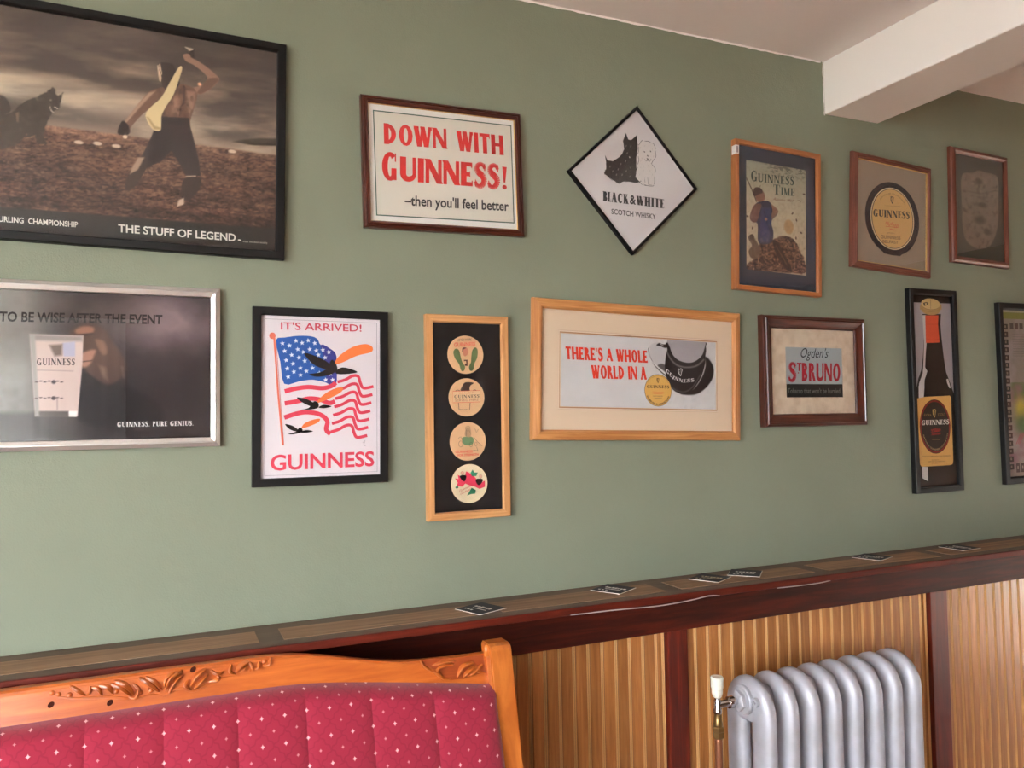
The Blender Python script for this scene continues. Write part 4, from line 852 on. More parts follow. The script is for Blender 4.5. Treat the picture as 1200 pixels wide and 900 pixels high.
a.serif('GUINNESS', [(-61.6, 0.8), (11.2, 1.6), (-61.7, 15.2)], (58, 42, 44), .22, .08); a.build('lettering', e)

# === 3 flag poster
fx = (0.3653, 1.6009, -0.01149, 0.3280, 0.4292)
prof = [(0, 0), (0, 18), (1.5, 20), (18, 20), (19.5, 18), (19.5, 3)]
e = frame(*fx, prof, M['black_frame'], "black framed white poster headed IT'S ARRIVED with a striped flag and three birds")
a = Art(.010); full(a, fx[3], fx[4], 19, (232, 222, 226)); a.up(); PK = (222, 66, 88)
a.line([(-135.4, 186.4), (136.8, 186.7), (137.4, -187.7), (-134.8, -188.6)], .9, (150, 140, 150), True)
for q in range(4): pass
B1 = [(-109.9, 135.8), (-89.6, 142.7), (-58.6, 148), (-27.3, 148), (-11.5, 141.5), (-3.5, 127.2), (20.5, 118.2), (33.9, 105), (35.5, 80.7), (34, 26.6), (9.9, 34.4), (-21.9, 41.1), (-53.2, 37.5), (-90.2, 30.8), (-99.6, 83.4)]
a.poly(cr(B1, True, 3), (38, 92, 170)); a.poly(cr([(-3.5, 127.2), (20.5, 118.2), (33.9, 105), (35.5, 80.7), (34, 26.6), (12.6, 34.5), (8.8, 80.2)], True, 3), (60, 62, 150)); a.up()
for p in [(-94.6, 128.3), (-78.2, 123.5), (-62.8, 135.6), (-48.2, 130.7), (-33.6, 137.1), (-17.8, 131.1), (-89.5, 110), (-73, 100.8), (-58.6, 115), (-45.5, 108.4), (-29.9, 115.8), (-14.1, 113), (-85.8, 87.9), (-69.8, 79.7), (-55.9, 94.9), (-41.8, 87.2), (-26.1, 87.5), (-83.2, 67.8), (-67.7, 60.2), (-52.2, 69.4), (-37.6, 62.2), (-23, 69.9), (-81.1, 47.8), (-52.2, 52.4), (-8.8, 102.4), (1.8, 115), (16.2, 110), (-6.1, 58.4), (8.8, 41.4), (25.9, 41.6), (7.2, 96.3), (20.5, 56.1)]:
    r_ = 6.2; st = []
    for k in range(10): rr = r_ * (1 if k % 2 == 0 else .42); an = PI / 2 + k * PI / 5 + .15; st.append((p[0] + rr * math.cos(an), p[1] + rr * math.sin(an)))
    a.poly(st, (236, 236, 244))
a.up()
STR = [[(-89.1, 12.4), (-63.5, 19.4), (-32.3, 23.4), (-0.7, 20.9), (20.6, 25.4), (34, 34.7)],
 [(-89, -16.5), (-58.2, -11.2), (-32.2, -4.8), (-6, -6.9), (17.9, -15.5), (31.3, -11.2)],
 [(-89.9, -50.6), (-63.3, -41.9), (-37.4, -37.8), (-5.9, -43.3), (12.7, -59.5), (10, -80.8), (20.7, -91.7)],
]
STR = STR + [[(x_ - 2.7 * k_, y_ - 20.5 * k_) for x_, y_ in [(37.7, 36.3), (56.6, 42), (75.7, 52), (89.4, 50.5), (94.9, 34.2), (103.2, 21.7), (128.2, 26.2)]] for k_ in range(7)]
for q, s_ in enumerate(STR): a.line(cr(s_, n=5), 11.0 if q < 3 else 7.5, PK)
a.up(); a.line([(-114, 141.9), (-104.4, 9.7), (-92.8, -117.1)], 4.6, (232, 120, 96)); a.ell([(-118.1, 146)][0], 7.5, 8, (232, 120, 96)); a.line([(-110, 141), (-100.3, 9.7), (-90.7, -116.1)], 1.0, (190, 70, 60))
a.up()
# three plain dark birds on the wing, each with a warm streak ahead
def bird(wing1, wing2, body, streak, a_=a):
    K = (34, 30, 34); a_.poly(cr(streak, True, 4), (240, 128, 70)); a_.up(); a_.poly(cr(wing1, True, 4), K); a_.poly(cr(wing2, True, 4), K); a_.poly(cr(body, True, 4), K)
bird([(-44, 105.8), (-16.7, 100), (12.5, 85.6), (20.5, 72.3), (5.6, 68.3), (-21.9, 79.6)], [(33.9, 64.4), (50.1, 72.8), (74.6, 67.8), (86.7, 60.9), (58.3, 56.1), (36.6, 56.3)], [(-31.3, 54.8), (-6.1, 59.5), (12.5, 70.5), (23.2, 91.2), (33.9, 80.6), (36.6, 67.1), (20.5, 54.5), (-11.3, 48.7)], [(31.2, 80.6), (42, 101.4), (74.6, 124), (107.7, 132.6), (125.5, 125.4), (121.6, 112.6), (85.6, 102.4), (52.8, 86.4)])
bird([(-60.3, -1.7), (-37.5, -5.9), (-19.1, -16.5), (-16.5, -26.1), (-32.2, -21.9), (-50.5, -12.3)], [(-8.6, -26.2), (4.6, -19.8), (23.3, -24.1), (4.7, -28.3)], [(-52, -32.4), (-32.2, -27.2), (-19.1, -11.2), (-8.6, -16.6), (-10.2, -27.2), (-27, -31.4)], [(-11.2, -15.5), (-3.3, -1.6), (20.6, 15.7), (47.4, 24), (48.5, 13.2), (20.6, -3.1)])
bird([(-87.9, -66.4), (-70.9, -70.3), (-58, -79.9), (-63.2, -84), (-77.6, -78.6)], [(-53.9, -86.3), (-37.3, -81.2), (-21.6, -84.7), (-37.3, -87.6)], [(-81.1, -90.1), (-63.2, -85.1), (-53.9, -74.7), (-46.7, -80.1), (-51.8, -87.4), (-68.3, -91.3)], [(-48.7, -76.9), (-42.5, -65.3), (-24.3, -57), (-5.9, -53.9), (-8.5, -61.9), (-26.9, -70.8)])
a.up(); a.text("IT'S ARRIVED!", [(-98.8, 161.5), (97.7, 163.1), (-98.9, 180.5)], (206, 72, 92), .012); a.text('GUINNESS', [(-121.4, -177.7), (129.6, -174.4), (-121.5, -139.3)], PK, .022)
a.line([(100.9, -114.8), (106.4, -109.4), (103.1, -119.1), (107.5, -123.6)], .8, (90, 84, 96))
a.build('flag_print', e)

# === 4 cream sign with red slogan
fx = (0.6934, 2.2015, 0.01719, 0.4446, 0.3399)
prof = [(0, 0), (0, 16), (2, 19), (6, 20), (8, 17), (11, 21), (15, 21), (18, 16), (18.6, 15), (19.4, 14), (19.4, 3)]
e = frame(*fx, prof, [M['dark_wood_frame'], M['gold']], 'cream sign with big red capitals reading DOWN WITH in a dark wooden frame', midx=[0, 0, 0, 0, 0, 0, 0, 0, 1, 1, 0])
a = Art(.010); full(a, fx[3], fx[4], 19, (238, 236, 230)); a.up(); g_ = [(-189.9, 134.8), (196.8, 138), (195.9, -133.8), (-189.4, -137.2)]; a.poly(g_, (40, 84, 62)); a.up(); cxy = np.mean(g_, 0)
a.poly([(p[0] + (2.8 if p[0] < cxy[0] else -2.8), p[1] + (2.8 if p[1] < cxy[1] else -2.8)) for p in g_], (226, 221, 208)); a.up()
a.block('DOWN', [(-163.2, 50), (6.5, 53.3), (-162.9, 103.8)], RED, .26, .16, .06); a.block('WITH', [(36.1, 51.5), (171, 52.2), (35.5, 105.8)], RED, .26, .16, .06)
a.block('G', [(-172.9, -43.9), (-129, -43.4), (-170.7, 28.8)], RED, .27, .16); a.block('UINNESS', [(-123.9, -43), (154.5, -40.6), (-121.9, 21.3)], RED, .28, .17, .08)
a.block('!', [(162.8, -41.9), (176.3, -42.2), (165.1, 20.6)], RED)
a.text("\u2013then you'll feel better", [(-113.5, -114.4), (179.5, -109.7), (-112.4, -77.3)], (28, 26, 26), .02); a.build('slogan_print', e)

# === 5 diamond with two dogs
fx = (1.2825, 2.2301, -0.82801, 0.3098, 0.3205)
e = frame(*fx, [(0, 0), (0, 12), (1, 14), (7, 14), (8, 12), (8, 3)], M['black_frame'], 'diamond shaped black framed white print of a black terrier and a white terrier', depth=.008)
a = Art(.008); full(a, fx[3], fx[4], 7.5, (224, 219, 220)); a.up(); K = (42, 40, 42)
a.poly([(-114.4, -28.8), (-97.5, -32.5), (-84.8, -19.6), (-80, 13.9), (-87.2, 35.5), (-108.7, 51.2), (-119.1, 75.1), (-100.1, 67.8), (-93.1, 75.7), (-92.6, 101.2), (-73.6, 86.3), (-58.8, 70.2), (-45.6, 52), (-17.7, 26.7), (-4.2, 9.1), (15.6, 16), (9.3, 0.4), (-17, -25.8), (-27.2, -50.1), (-44.7, -58.5), (-68.8, -67), (-77.4, -67.1), (-81.4, -54.9), (-94.7, -42)], K)
a.poly(cr([(-67.5, 85.6), (-67.6, 105.8), (-53.7, 123.1), (-34.6, 129.4), (-16, 120.1), (-3.4, 100.6), (-0.4, 81.8), (22, 80.3), (46.6, 50.1), (49.4, 40.3), (26, 12), (7.3, 11), (-3, 10.6), (-17.7, 26.7), (-29.5, 46.8), (-48.1, 66.7)], True, 3), (222, 216, 214)); a.up()
fz = lambda P_, am: [(p[0] + am * (1 if k % 2 else -1) * math.sin(k * 1.7), p[1] + am * (1 if k % 2 else -1) * math.cos(k * 2.3)) for k, p in enumerate(P_)]
for blk in ([(-94.7, -42), (-81.4, -54.9), (-77.4, -67.1), (-68.8, -67), (-44.7, -58.5), (-27.2, -50.1), (-17, -25.8), (9.3, 0.4), (15.6, 16)], [(-108.7, 51.2), (-87.2, 35.5), (-80, 13.9), (-84.8, -19.6), (-97.5, -32.5)], [(-73.6, 86.3), (-58.8, 70.2), (-45.6, 52), (-17.7, 26.7)]):
    q_ = cr(blk, n=6); a.line(fz(q_, 1.6), 1.6, K)
dp = cr([(-67.5, 85.6), (-67.6, 105.8), (-53.7, 123.1), (-34.6, 129.4), (-16, 120.1), (-3.4, 100.6), (-0.4, 81.8), (22, 80.3), (46.6, 50.1), (49.4, 40.3), (26, 12), (7.3, 11), (-3, 10.6), (-17.7, 26.7), (-29.5, 46.8), (-48.1, 66.7)], True, 4)
dp = fz(dp, 1.8)
for k in range(0, len(dp) - 1):
    if k % 5 != 4: a.line([dp[k], dp[k + 1]], 1.4, K)
for p, r_ in zip([(-40.9, 87.6), (-28.9, 106), (-25.5, 88.6), (-18.5, 81.7)], (2.2, 2.2, 2.4, 2.8)): a.ell(p, r_ * 1.2, r_ * .8, K, n=10)
a.line(cr([(-24.9, 73), (-16.9, 73.1), (-15.8, 79.1), (-9.3, 81.6), (-11.8, 92.8)], n=4), 1.0, K); a.ell([(-59.7, 34.5)][0], 2.6, 1.8, (214, 206, 206), n=8)
for p in [(-16.1, 46.9), (-12.4, 56.4), (-4.2, 70.4), (-2.7, 47), (10.5, 64.9), (24.1, 65), (-2.5, 29.3), (15.8, 35.9), (28.1, 43.4), (-58.8, 88.5), (-54.2, 104.1), (-46.7, 116.3), (-30.6, 118.3), (-32.9, 69.4), (-13.1, 105.7), (-29.7, 60.1)]: a.line([p, (p[0] + 2.2, p[1] - 4)], .6, (110, 106, 106))
for p in [(-64.6, -1), (-60.5, 18.1), (-58.6, -19.6), (-38.2, -0.9), (-36.6, 19.1), (-39, -19.9), (-19.2, -2.2), (-65.7, -38.1), (-50.8, -35.7), (-80.7, -36.2), (-74.9, 39), (-82.2, 63.4), (-92.1, 51.5)]: a.line([p, (p[0] + 3.0, p[1] - 5.5)], 2.0, (150, 146, 146))
for s_ in ([(18.6, 30.6), (27.5, 24.6)], [(21.2, 43.1), (37.8, 29.5)], [(27.5, 17.5), (35.6, 22.9)], [(39.8, 32), (47.1, 38.1)]): a.line(s_, 1.0, K)
a.serif('BLACK', [(-21.9, -128.4), (38.9, -64.7), (-42.3, -108.6)], K, .30, .12, .05); a.text('&', [(40.7, -62.2), (55.2, -46.9), (21.2, -43.2)], K, .03); a.serif('WHITE', [(56.7, -44.9), (123.8, 24.7), (37.1, -25.8)], K, .30, .12, .05); a.text('SCOTCH WHISKY', [(23.5, -132.2), (129.1, -22.4), (12.1, -121.1)], (50, 46, 48), .015)
a.poly([(-142.1, -145.6), (-146.6, 152), (-65.8, 152.7), (-129.2, -125.7)], (206, 200, 200)) if False else None
a.build('terrier_print', e)
# === 6 magazine cover on a slate mount
fx = (1.8147, 2.1543, -0.03382, 0.3492, 0.4733)
prof = [(0, 0), (0, 21), (1, 22), (13, 22), (14.5, 20), (14.5, 3)]
e = frame(*fx, prof, M['orange_frame'], 'orange wood frame, slate blue mount, autumn cover of a countryman by a leaf heap')
a = Art(.0108); full(a, fx[3], fx[4], 14, (58, 66, 78)); g_ = [(-124, 174.4), (120.5, 182.7), (116.7, -164.3), (-125.2, -174.6)]
x0 = (g_[0][0] + g_[3][0]) / 2; x1 = (g_[1][0] + g_[2][0]) / 2; y1 = (g_[0][1] + g_[1][1]) / 2; y0 = (g_[2][1] + g_[3][1]) / 2
a.build('mount', e)
c = Canvas(x0, x1, y0, y1, 1.3); X, Y = c.X, c.Y; u = (X - x0) / (x1 - x0); v_ = (Y - y0) / (y1 - y0)
c.bgc((200, 188, 160)); c.mix(np.clip((v_ - .55) * 1.6, 0, .75), (150, 158, 140)); c.mix((fbm(X, Y, 30, 30, 61, 4) - .5) * .7, (150, 134, 108))
c.mix((fbm(X, Y, 9, 4, 62, 3) > .56) * np.clip((v_ - .87) * 10, 0, 1) * np.clip((u - .2) * 4, 0, 1) * .8, (92, 96, 84))
c.ell([(47.1, -16.6)][0], 20, 24, (186, 150, 104), .25, .8)
hp = cr([(-121.4, -153.2), (-92.5, -133.6), (-71.2, -84.9), (-33.8, -76.9), (-14.8, -64.2), (20.6, -49.7), (53.5, -50.5), (75.5, -65.6), (92, -90), (109.8, -114.4), (113.8, -161.1), (19.8, -165.9), (-121.5, -174.2)], True, 4)
msk = np.clip(.5 - (c.sdf(hp) + 8 * (fbm(X, Y, 10, 10, 63, 2) - .5)) / 4, 0, 1); n = fbm(X, Y, 7, 5, 64, 4, .8)
hc = np.array([92., 66, 54]) + (n - .5)[..., None] * np.array([330., 270, 220]); c.C = c.C * (1 - msk[..., None]) + hc * msk[..., None]
c.poly(cr([(-20.3, -69), (1.3, -73.2), (20.2, -97.1), (41.9, -129.5), (59.4, -153.8), (41.7, -159.7), (14.5, -136.3), (-7, -108.4)], True, 4), (48, 38, 34), 3)
c.line([(-6.8, -82.7), (36.4, -138.6)], 2, (120, 96, 72), 2)
for p in [(62.4, 28.6), (78.9, 8.7), (98.1, -30.6), (76.8, -50.3), (-100, -36.3), (-120.9, -1.4), (111.5, 98.1), (-108, -63.4)]: c.ell(p, 5, 2.8, (86, 62, 50), .5, 1, random.uniform(0, 3))
c.poly(cr([(-118.5, -68.7), (-100.1, -56.2), (-91.2, -70.1), (-76.5, -89.7), (-68.6, -114.4), (-87.2, -133.1), (-108.3, -130.9), (-116, -110.6), (-102.9, -92.4)], True, 4), (112, 92, 76), 3); c.ell([(-102.8, -67.1)][0], 9, 10, (84, 64, 52), .3)
# countryman from behind
c.line([(-123.1, 119), (-102.2, 85.6), (-83.8, 49.7)], 3.4, (64, 46, 38), 1.5)
c.poly(cr([(-86.5, 43), (-59.9, 54.8), (-33.1, 56), (-14.3, 38.9), (2, 32.3), (-1.9, 16.7), (-25.3, -7.5), (-16.3, -40.8), (-25.7, -76), (-76.4, -81.2), (-80.4, -22.2), (-107.8, -12.6), (-106.7, 10.8)], True, 4), (66, 66, 86), 2)
c.poly(cr([(-89.1, 40.5), (-65.2, 43.4), (-70.7, 21.4), (-80.4, -9.5), (-94.7, -18.8), (-110.4, -8.7), (-105.1, 17.3)], True, 4), (118, 80, 72), 2.5); c.poly(cr([(-25, 48.4), (0.4, 34.2), (0.3, 21.3), (-33.4, -8.4), (-46.8, -5.6), (-25.2, 14), (-19.7, 29.7)], True, 4), (142, 106, 90), 2.5)
c.poly([(-65.3, 30.6), (-27.8, 38.6), (-22.6, -2.9), (-30.9, -42.4), (-33.8, -76.9), (-71.1, -80.7), (-70.9, -29.7)], (72, 76, 112), 4, .8); c.line([(-54.7, 23.4), (-46.8, -1.4), (-28.2, -42.1)], 2, (38, 36, 56), 2)
c.poly(cr([(-83.7, 79.5), (-59.7, 86.9), (-50.2, 71), (-54.5, 57.6), (-73.2, 50.1), (-86.4, 57.9)], True, 4), (138, 96, 78), 3); c.poly(cr([(-96.9, 84.2), (-86.3, 95.4), (-65, 93.9), (-59.7, 81.7), (-75.7, 74.1), (-91.7, 65.7), (-98, 73.4)], True, 4), (74, 50, 42), 2)
c.line([(-71.4, 91.8), (-68.2, 103.8)], 1.6, (60, 44, 38), 1.2); c.ell([(-46.2, -2.2)][0], 6, 5, (168, 124, 100), .4)
c.mix((fbm(X, Y, 8, 9, 66, 4, .7) - .5) * .8 * (1 - v_ * .7), (70, 56, 48)); c.mix((fbm(X, Y, 7, 7, 67, 3) - .58) * 1.3, (190, 172, 146)); c.build('cover_print', e, .0112)
a = Art(.0114); TG = (38, 62, 52); a.serif('G', [(-106.3, 113.2), (-80.9, 114), (-106.1, 147.3)], TG, .2, .08); a.serif('UINNESS', [(-78.8, 113.9), (70.3, 122.1), (-78.6, 140.8)], TG, .2, .08, .1)
a.serif('T', [(-16.7, 82.1), (11.6, 83.6), (-16.5, 114)], TG, .2, .08); a.serif('IME', [(14.9, 84), (71.1, 86.4), (15, 108.7)], TG, .2, .08, .12)
a.text('Autumn 1957', [(-17.9, 63), (68.7, 66), (-16.8, 71.8)], (116, 62, 46), .0, .35); a.line([(81, 72.3), (90.6, 75.7), (98.9, 70.6)], 1.6, (84, 66, 52)); a.build('cover_lettering', e)
bm = bmesh.new(); q_ = [(-186.2, 208.7), (-165.6, 210.7)]; add_box(bm, -.1745 - .0006, -.1745 + .0125, -.0226, -.004, .188, .216); bmobj('price_sticker', bm, mat('white_sticker', (226, 222, 222), .6), e)
bm = bmesh.new(); add_box(bm, -.1712, -.1665, -.02275, -.0220, .192, .212); bmobj('sticker_print', bm, mat('grey_sticker_ink', (120, 112, 122), .6), e)

# === 7 oval label
fx = (2.3252, 2.2099, -0.05905, 0.3757, 0.3962)
prof = [(0, 0), (0, 10), (2, 14), (5, 14), (7, 18), (11, 19), (14, 22), (18, 21), (21, 15), (21.6, 15), (24, 14), (24, 3)]
e = frame(*fx, prof, [M['brown_frame'], M['gold']], 'red brown frame around an upright yellow oval label edged in black on grey', midx=[0] * 9 + [1, 1, 0])
def oval_label(a, c0, rx, ry, small=False):
    a.ell(c0, rx * 1.34, ry * 1.25, (30, 30, 40)); a.poly([(c0[0] - rx * .62, c0[1] - ry * 1.0), (c0[0] + rx * .62, c0[1] - ry * 1.0), (c0[0] + rx * .4, c0[1] - ry * 1.235), (c0[0] - rx * .4, c0[1] - ry * 1.235)], (30, 30, 40)); a.up()
    a.ell(c0, rx * 1.08, ry * 1.06, (222, 204, 170)); a.up(); a.ell(c0, rx * 1.03, ry * 1.02, (44, 40, 44)); a.up(); a.ell(c0, rx, ry, (216, 178, 116)); a.up()
a = Art(.010); full(a, fx[3], fx[4], 23, (160, 146, 128)); a.up(); p_ = [(0.5, -8.4), (97.2, -0.5), (2.9, -112.2), (2.7, 93)]
c0 = ((p_[2][0] + p_[3][0]) / 2, (p_[2][1] + p_[3][1]) / 2); ry = (p_[3][1] - p_[2][1]) / 2; rx = p_[1][0] - p_[0][0]
oval_label(a, c0, rx, ry); INK = (54, 42, 34); harp(a, [(0.7, 55.8)][0], 25, INK)
ringtext(a, "ARTHUR GUINNESS", (c0[0], c0[1]), rx * .86, ry * .88, 5, PI / 2, 1.7, (140, 106, 58), 0)
a.serif('GUINNESS', [(-89, -13.8), (84.5, 1.1), (-89.3, 11.4)], INK, .26, .08, .08); scrawl(a, [(-0.1, -30.6)][0], 62, 20, (206, 92, 64), 1.9, -.02, 3); scrawl(a, [(3.9, -47)][0], 30, 5, (206, 92, 64), 1.2, 0, 5)
a.text('GUINNESS', [(-52.9, -85.6), (41.3, -77.8), (-53.1, -73.3)], (110, 70, 40), .01); a.text('BELFAST', [(-43.7, -100.1), (30.5, -94.5), (-43.8, -89.5)], (110, 70, 40), .01); a.text('BOTTLED BY', [(-25, -65.1), (13.3, -61.7), (-25.1, -60.6)], (130, 90, 50), 0)
a.line([(-36.6, 31.5), (41.9, 40.2)], .8, (150, 112, 60)); a.build('label_print', e)

# === 8 small mirror picture
fx = (2.7743, 2.2743, -0.02861, 0.3071, 0.4240)
prof = [(0, 0), (0, 12), (3, 17), (9, 21), (15, 22), (20, 17), (23, 15), (23, 3)]
e = frame(*fx, prof, M['brown_frame'], 'red brown frame around a dim etched mirror label, right of the beam', name='framed_mirror')
c = Canvas(-131, 131, -190, 190, 2.0); X, Y = c.X, c.Y; c.bgc((66, 72, 66)); c.mix(np.clip(-X / 200, 0, 1) * .5, (84, 90, 90)); n = fbm(X, Y, 26, 26, 71, 5, .7)  # the mirror's dim room reflection is put into the ink colour
sh = cr([(-90.2, 113.3), (-29.5, 130.4), (-3, 143), (40.8, 139.8), (102.9, 129.7), (104.4, 41.1), (96.7, -57.4), (58.8, -128), (-12, -149.8), (-71.7, -128.8), (-91.5, -77.4), (-94.7, 17.4)], True, 4); c.poly(sh, (122, 116, 104), 5, .85); msk = c.sdf(sh) < 0
c.mix(msk * (n - .45) * 2.2, (140, 130, 116)); c.mix(msk * (fbm(X, Y, 14, 14, 75, 3) - .55) * 2, (60, 58, 52)); c.line(sh + [sh[0]], 1.5, (128, 122, 110), 2, .7)
for p, rx_, ry_ in zip([(0, 101.1), (-0.1, -43.6), (38.2, -81.8), (14.9, 15.3)], (22, 34, 20, 30), (12, 16, 14, 10)): c.ell(p, rx_, ry_, (74, 70, 62), .5, .6)
c.line([(-57.6, 57.7), (11.8, 57.2), (92.2, 79.3)], 2, (66, 64, 56), 2, .7); c.line([(-73.3, 106.6), (-29.7, 124.3), (-3.6, 124.8)], 1.5, (150, 144, 130), 2, .6)
c.build('etched_label', e, .010)

# === 9 four round mats in a tall frame
fx = (0.7460, 1.5449, -0.00412, 0.2312, 0.5351)
prof = [(0, 0), (0, 19), (1.5, 21), (17, 22), (18, 20), (20.5, 15), (20.5, 3)]
e = frame(*fx, prof, M['oak_frame'], 'tall narrow oak frame holding four round beer mats one above another on black', depth=.010)
a = Art(.010); full(a, fx[3], fx[4], 20, (30, 29, 31)); a.build('black_mount', e)
BF = (222, 178, 134)
def disc(cr_pts):
    (cx, cz), (ex, _), (_, tz) = cr_pts; r_ = ((ex - cx) + (tz - cz)) / 2
    bm = bmesh.new(); ring0 = [bm.verts.new((cx / 1000 + r_ / 1000 * math.cos(t), -.0102, cz / 1000 + r_ / 1000 * math.sin(t))) for t in np.linspace(0, 2 * PI, 49)[:-1]]
    ring1 = [bm.verts.new((p.co.x, -.0114, p.co.z)) for p in ring0]; bm.faces.new(ring1[::-1])
    for k in range(48): bm.faces.new((ring0[k], ring0[(k + 1) % 48], ring1[(k + 1) % 48], ring1[k]))
    o = bmobj('round_beer_mat', bm, MATBUFF, e); a = Art(.01145); return o, a, (cx, cz), r_
MATBUFF = mat('buff_mat_board', BF, .8)
q = '515,380,7.5'
o, a, c0, r_ = disc([(-4.6, 163.7), (46.6, 164.5), (-3.9, 213.6)]); DK = (58, 44, 34); o['label'] = 'buff round mat with two green shoe soles'
a.text('AFTER WORK', [(-26.5, 198.8), (13.3, 201), (-26.4, 205.5)], DK, .0); a.text('GUINNESS', [(-36.9, 183.6), (23.5, 187.2), (-36.7, 195)], (222, 84, 66), .02)
for P_ in ([(-39, 168.5), (-35.7, 177), (-29.3, 179.2), (-22.4, 174.2), (-18.5, 156.8), (-13.9, 143.3), (-7, 132.9), (-8.4, 123.2), (-14.2, 119.5), (-18.9, 123.7), (-23.5, 138.7), (-34.4, 153.6)], [(30.1, 172.8), (27, 181.8), (20.5, 182.9), (13.9, 174), (11.4, 157.3), (10.2, 143.6), (4.6, 133), (5.8, 123.3), (11.5, 120.4), (17.4, 125.5), (19.9, 140.7), (27.5, 154.5)]):
    a.poly(cr(P_, True, 3), (98, 116, 72)); 
a.up(); a.poly(cr([(-14, 179.5), (-8.5, 183.5), (-0.5, 181.3), (3.2, 173.8), (0.9, 164.7), (-6.6, 159.4), (-12, 165.4)], True, 3), (206, 130, 104)); a.poly([(-14.8, 171.9), (-14, 180.4), (-8.5, 183.5), (-1.2, 181.9), (-5.4, 179.7), (-10.8, 177.4), (-12.2, 170.5)], (90, 44, 36)); a.poly([(-9.9, 150.3), (0.7, 150.5), (0.4, 133.5), (-7.6, 134.7), (-6.9, 140.4), (-3, 140.4), (-3.6, 147.4), (-10, 146.1)], (88, 46, 36)); a.build('mat_print', o)
o, a, c0, r_ = disc([(-3.3, 51), (47.2, 50.7), (-2.6, 100.9)]); o['label'] = 'buff round mat with a dark bird behind a lettered board'
a.poly(cr([(-19.7, 68.1), (-14.7, 81.6), (-7.6, 90.1), (5.3, 91.3), (16.9, 89.5), (14.9, 86.2), (7.7, 81.7), (5, 72.6), (5, 68.1)], True, 3), (64, 46, 36)); a.line(cr([(-35.6, 66.1), (-30.1, 70.3), (-21.3, 68.1)], n=3), 1.6, DK); a.line(cr([(12.4, 67.2), (20.5, 70.8), (26.9, 66.5)], n=3), 1.6, DK)
a.line([(-26.5, 36.7), (-25.1, 19.3), (-14, 18)], 1.6, DK); a.line([(6.5, 36.4), (4.3, 16.9), (-4.4, 18.5), (-14, 18)], 1.6, DK)
a.up(); bx = [(-41.9, 66.7), (35.1, 69), (34.6, 38.7), (-42, 36.8)]; a.poly(bx, (226, 188, 146)); a.line(bx, 1.0, (214, 84, 60), True); a.up(); a.serif('GUINNESS', [(-38, 48.7), (32.5, 49.9), (-37.9, 57.1)], DK, .2, .08); a.text('DRAUGHT', [(-24.6, 59.5), (19.7, 61.1), (-24.5, 64.2)], (196, 110, 84)); a.text('SERVED HERE', [(-35.9, 39.8), (29.8, 41.7), (-35.8, 45.7)], (150, 92, 70)); a.build('mat_print', o)
o, a, c0, r_ = disc([(-1.4, -65.4), (49.3, -66.8), (-0.7, -14.7)]); o['label'] = 'buff round mat with a green cart sketch over red words'
a.poly(cr([(-18.2, -56.9), (-7, -52.7), (12.3, -54.7), (14.6, -68.3), (5.5, -75.5), (-12, -73.5)], True, 3), (112, 140, 96)); a.poly(cr([(-9.5, -49.6), (-8.4, -37.7), (-1.8, -27.3), (6.8, -33.5), (7.5, -50), (1, -54.4)], True, 3), (176, 142, 106)); a.up()
for p, rr in zip([(-21.6, -71.7), (7.2, -74), (21, -72.9)], (8, 6, 5)): a.ring(p, rr * .7, rr, .9, DK, 16)
for s_ in ([(-6.3, -51.2), (-5.2, -37.8), (-8.2, -28.7), (-0.2, -24.4), (6.2, -29)], [(15.5, -54.7), (25, -67), (38.4, -78), (28.1, -76.2)], [(19, -32.3), (22.7, -42.9), (28.7, -34)], [(13.4, -88.6), (27.9, -91.2)], [(-3.6, -37.8), (3.5, -37.3), (6, -45.5)], [(-27.7, -56.7), (-21.3, -52.3), (-16.6, -61.4)], [(23.2, -80.5), (26.5, -92.7)]): a.line(s_, 1.1, (90, 74, 52))
a.text('GUINNESS', [(-36.8, -95.1), (11.7, -95.2), (-36.7, -88.3)], (214, 56, 40), .02); a.text('FOR STRENGTH', [(-30.6, -104.2), (28.3, -103.6), (-30.5, -98)], (214, 56, 40), .03); a.build('mat_print', o)
o, a, c0, r_ = disc([(1.6, -176.2), (52.6, -178.6), (2.3, -124.8)]); o['label'] = 'cream round mat with pink blooms and green leaves'
a.ell(c0, r_ - .4, r_ - .4, (230, 212, 176)); a.up(); PKK = (222, 60, 88)
a.poly([(-39.2, -160.3), (-29.1, -162.9), (-31.2, -151.8), (-19.6, -158.2), (-10, -154.2), (-7.6, -143.8), (1.9, -148.7), (14, -156.7), (23.5, -167.7), (37, -174.3), (45.5, -170.2), (45.3, -186.7), (29.6, -192), (17.5, -185.3), (1.5, -181), (-10.2, -175.6), (-18.3, -183.6), (-34.7, -180.4), (-30.8, -172.6)], PKK)
for P_ in ([(4.5, -148.8), (11, -139.5), (14.8, -147.8), (25.4, -148.2), (21.1, -157.1), (8.2, -157.4)], [(-38.9, -184), (-30.9, -179.4), (-29.4, -186), (-34.8, -188.1)], [(-5.9, -207.4), (7.2, -187.2), (19.3, -193.8), (17.2, -203.3), (5.3, -204.2)]): a.poly(P_, (44, 130, 92))
a.up()
for P_ in ([(-25.8, -155), (-7.7, -154.3), (-11.1, -169), (-18.7, -167.2)], [(19, -166), (39.1, -166), (34.7, -177.8), (24.9, -181.2)]): a.poly(cr(P_, True, 3), (38, 30, 32))
for p in [(-18.5, -147.9), (33.3, -159.1)]: a.ell(p, 4.2, 4.6, (226, 170, 146)); a.up(); a.ring(p, 4.2, 4.6, .6, (150, 60, 50), 16)
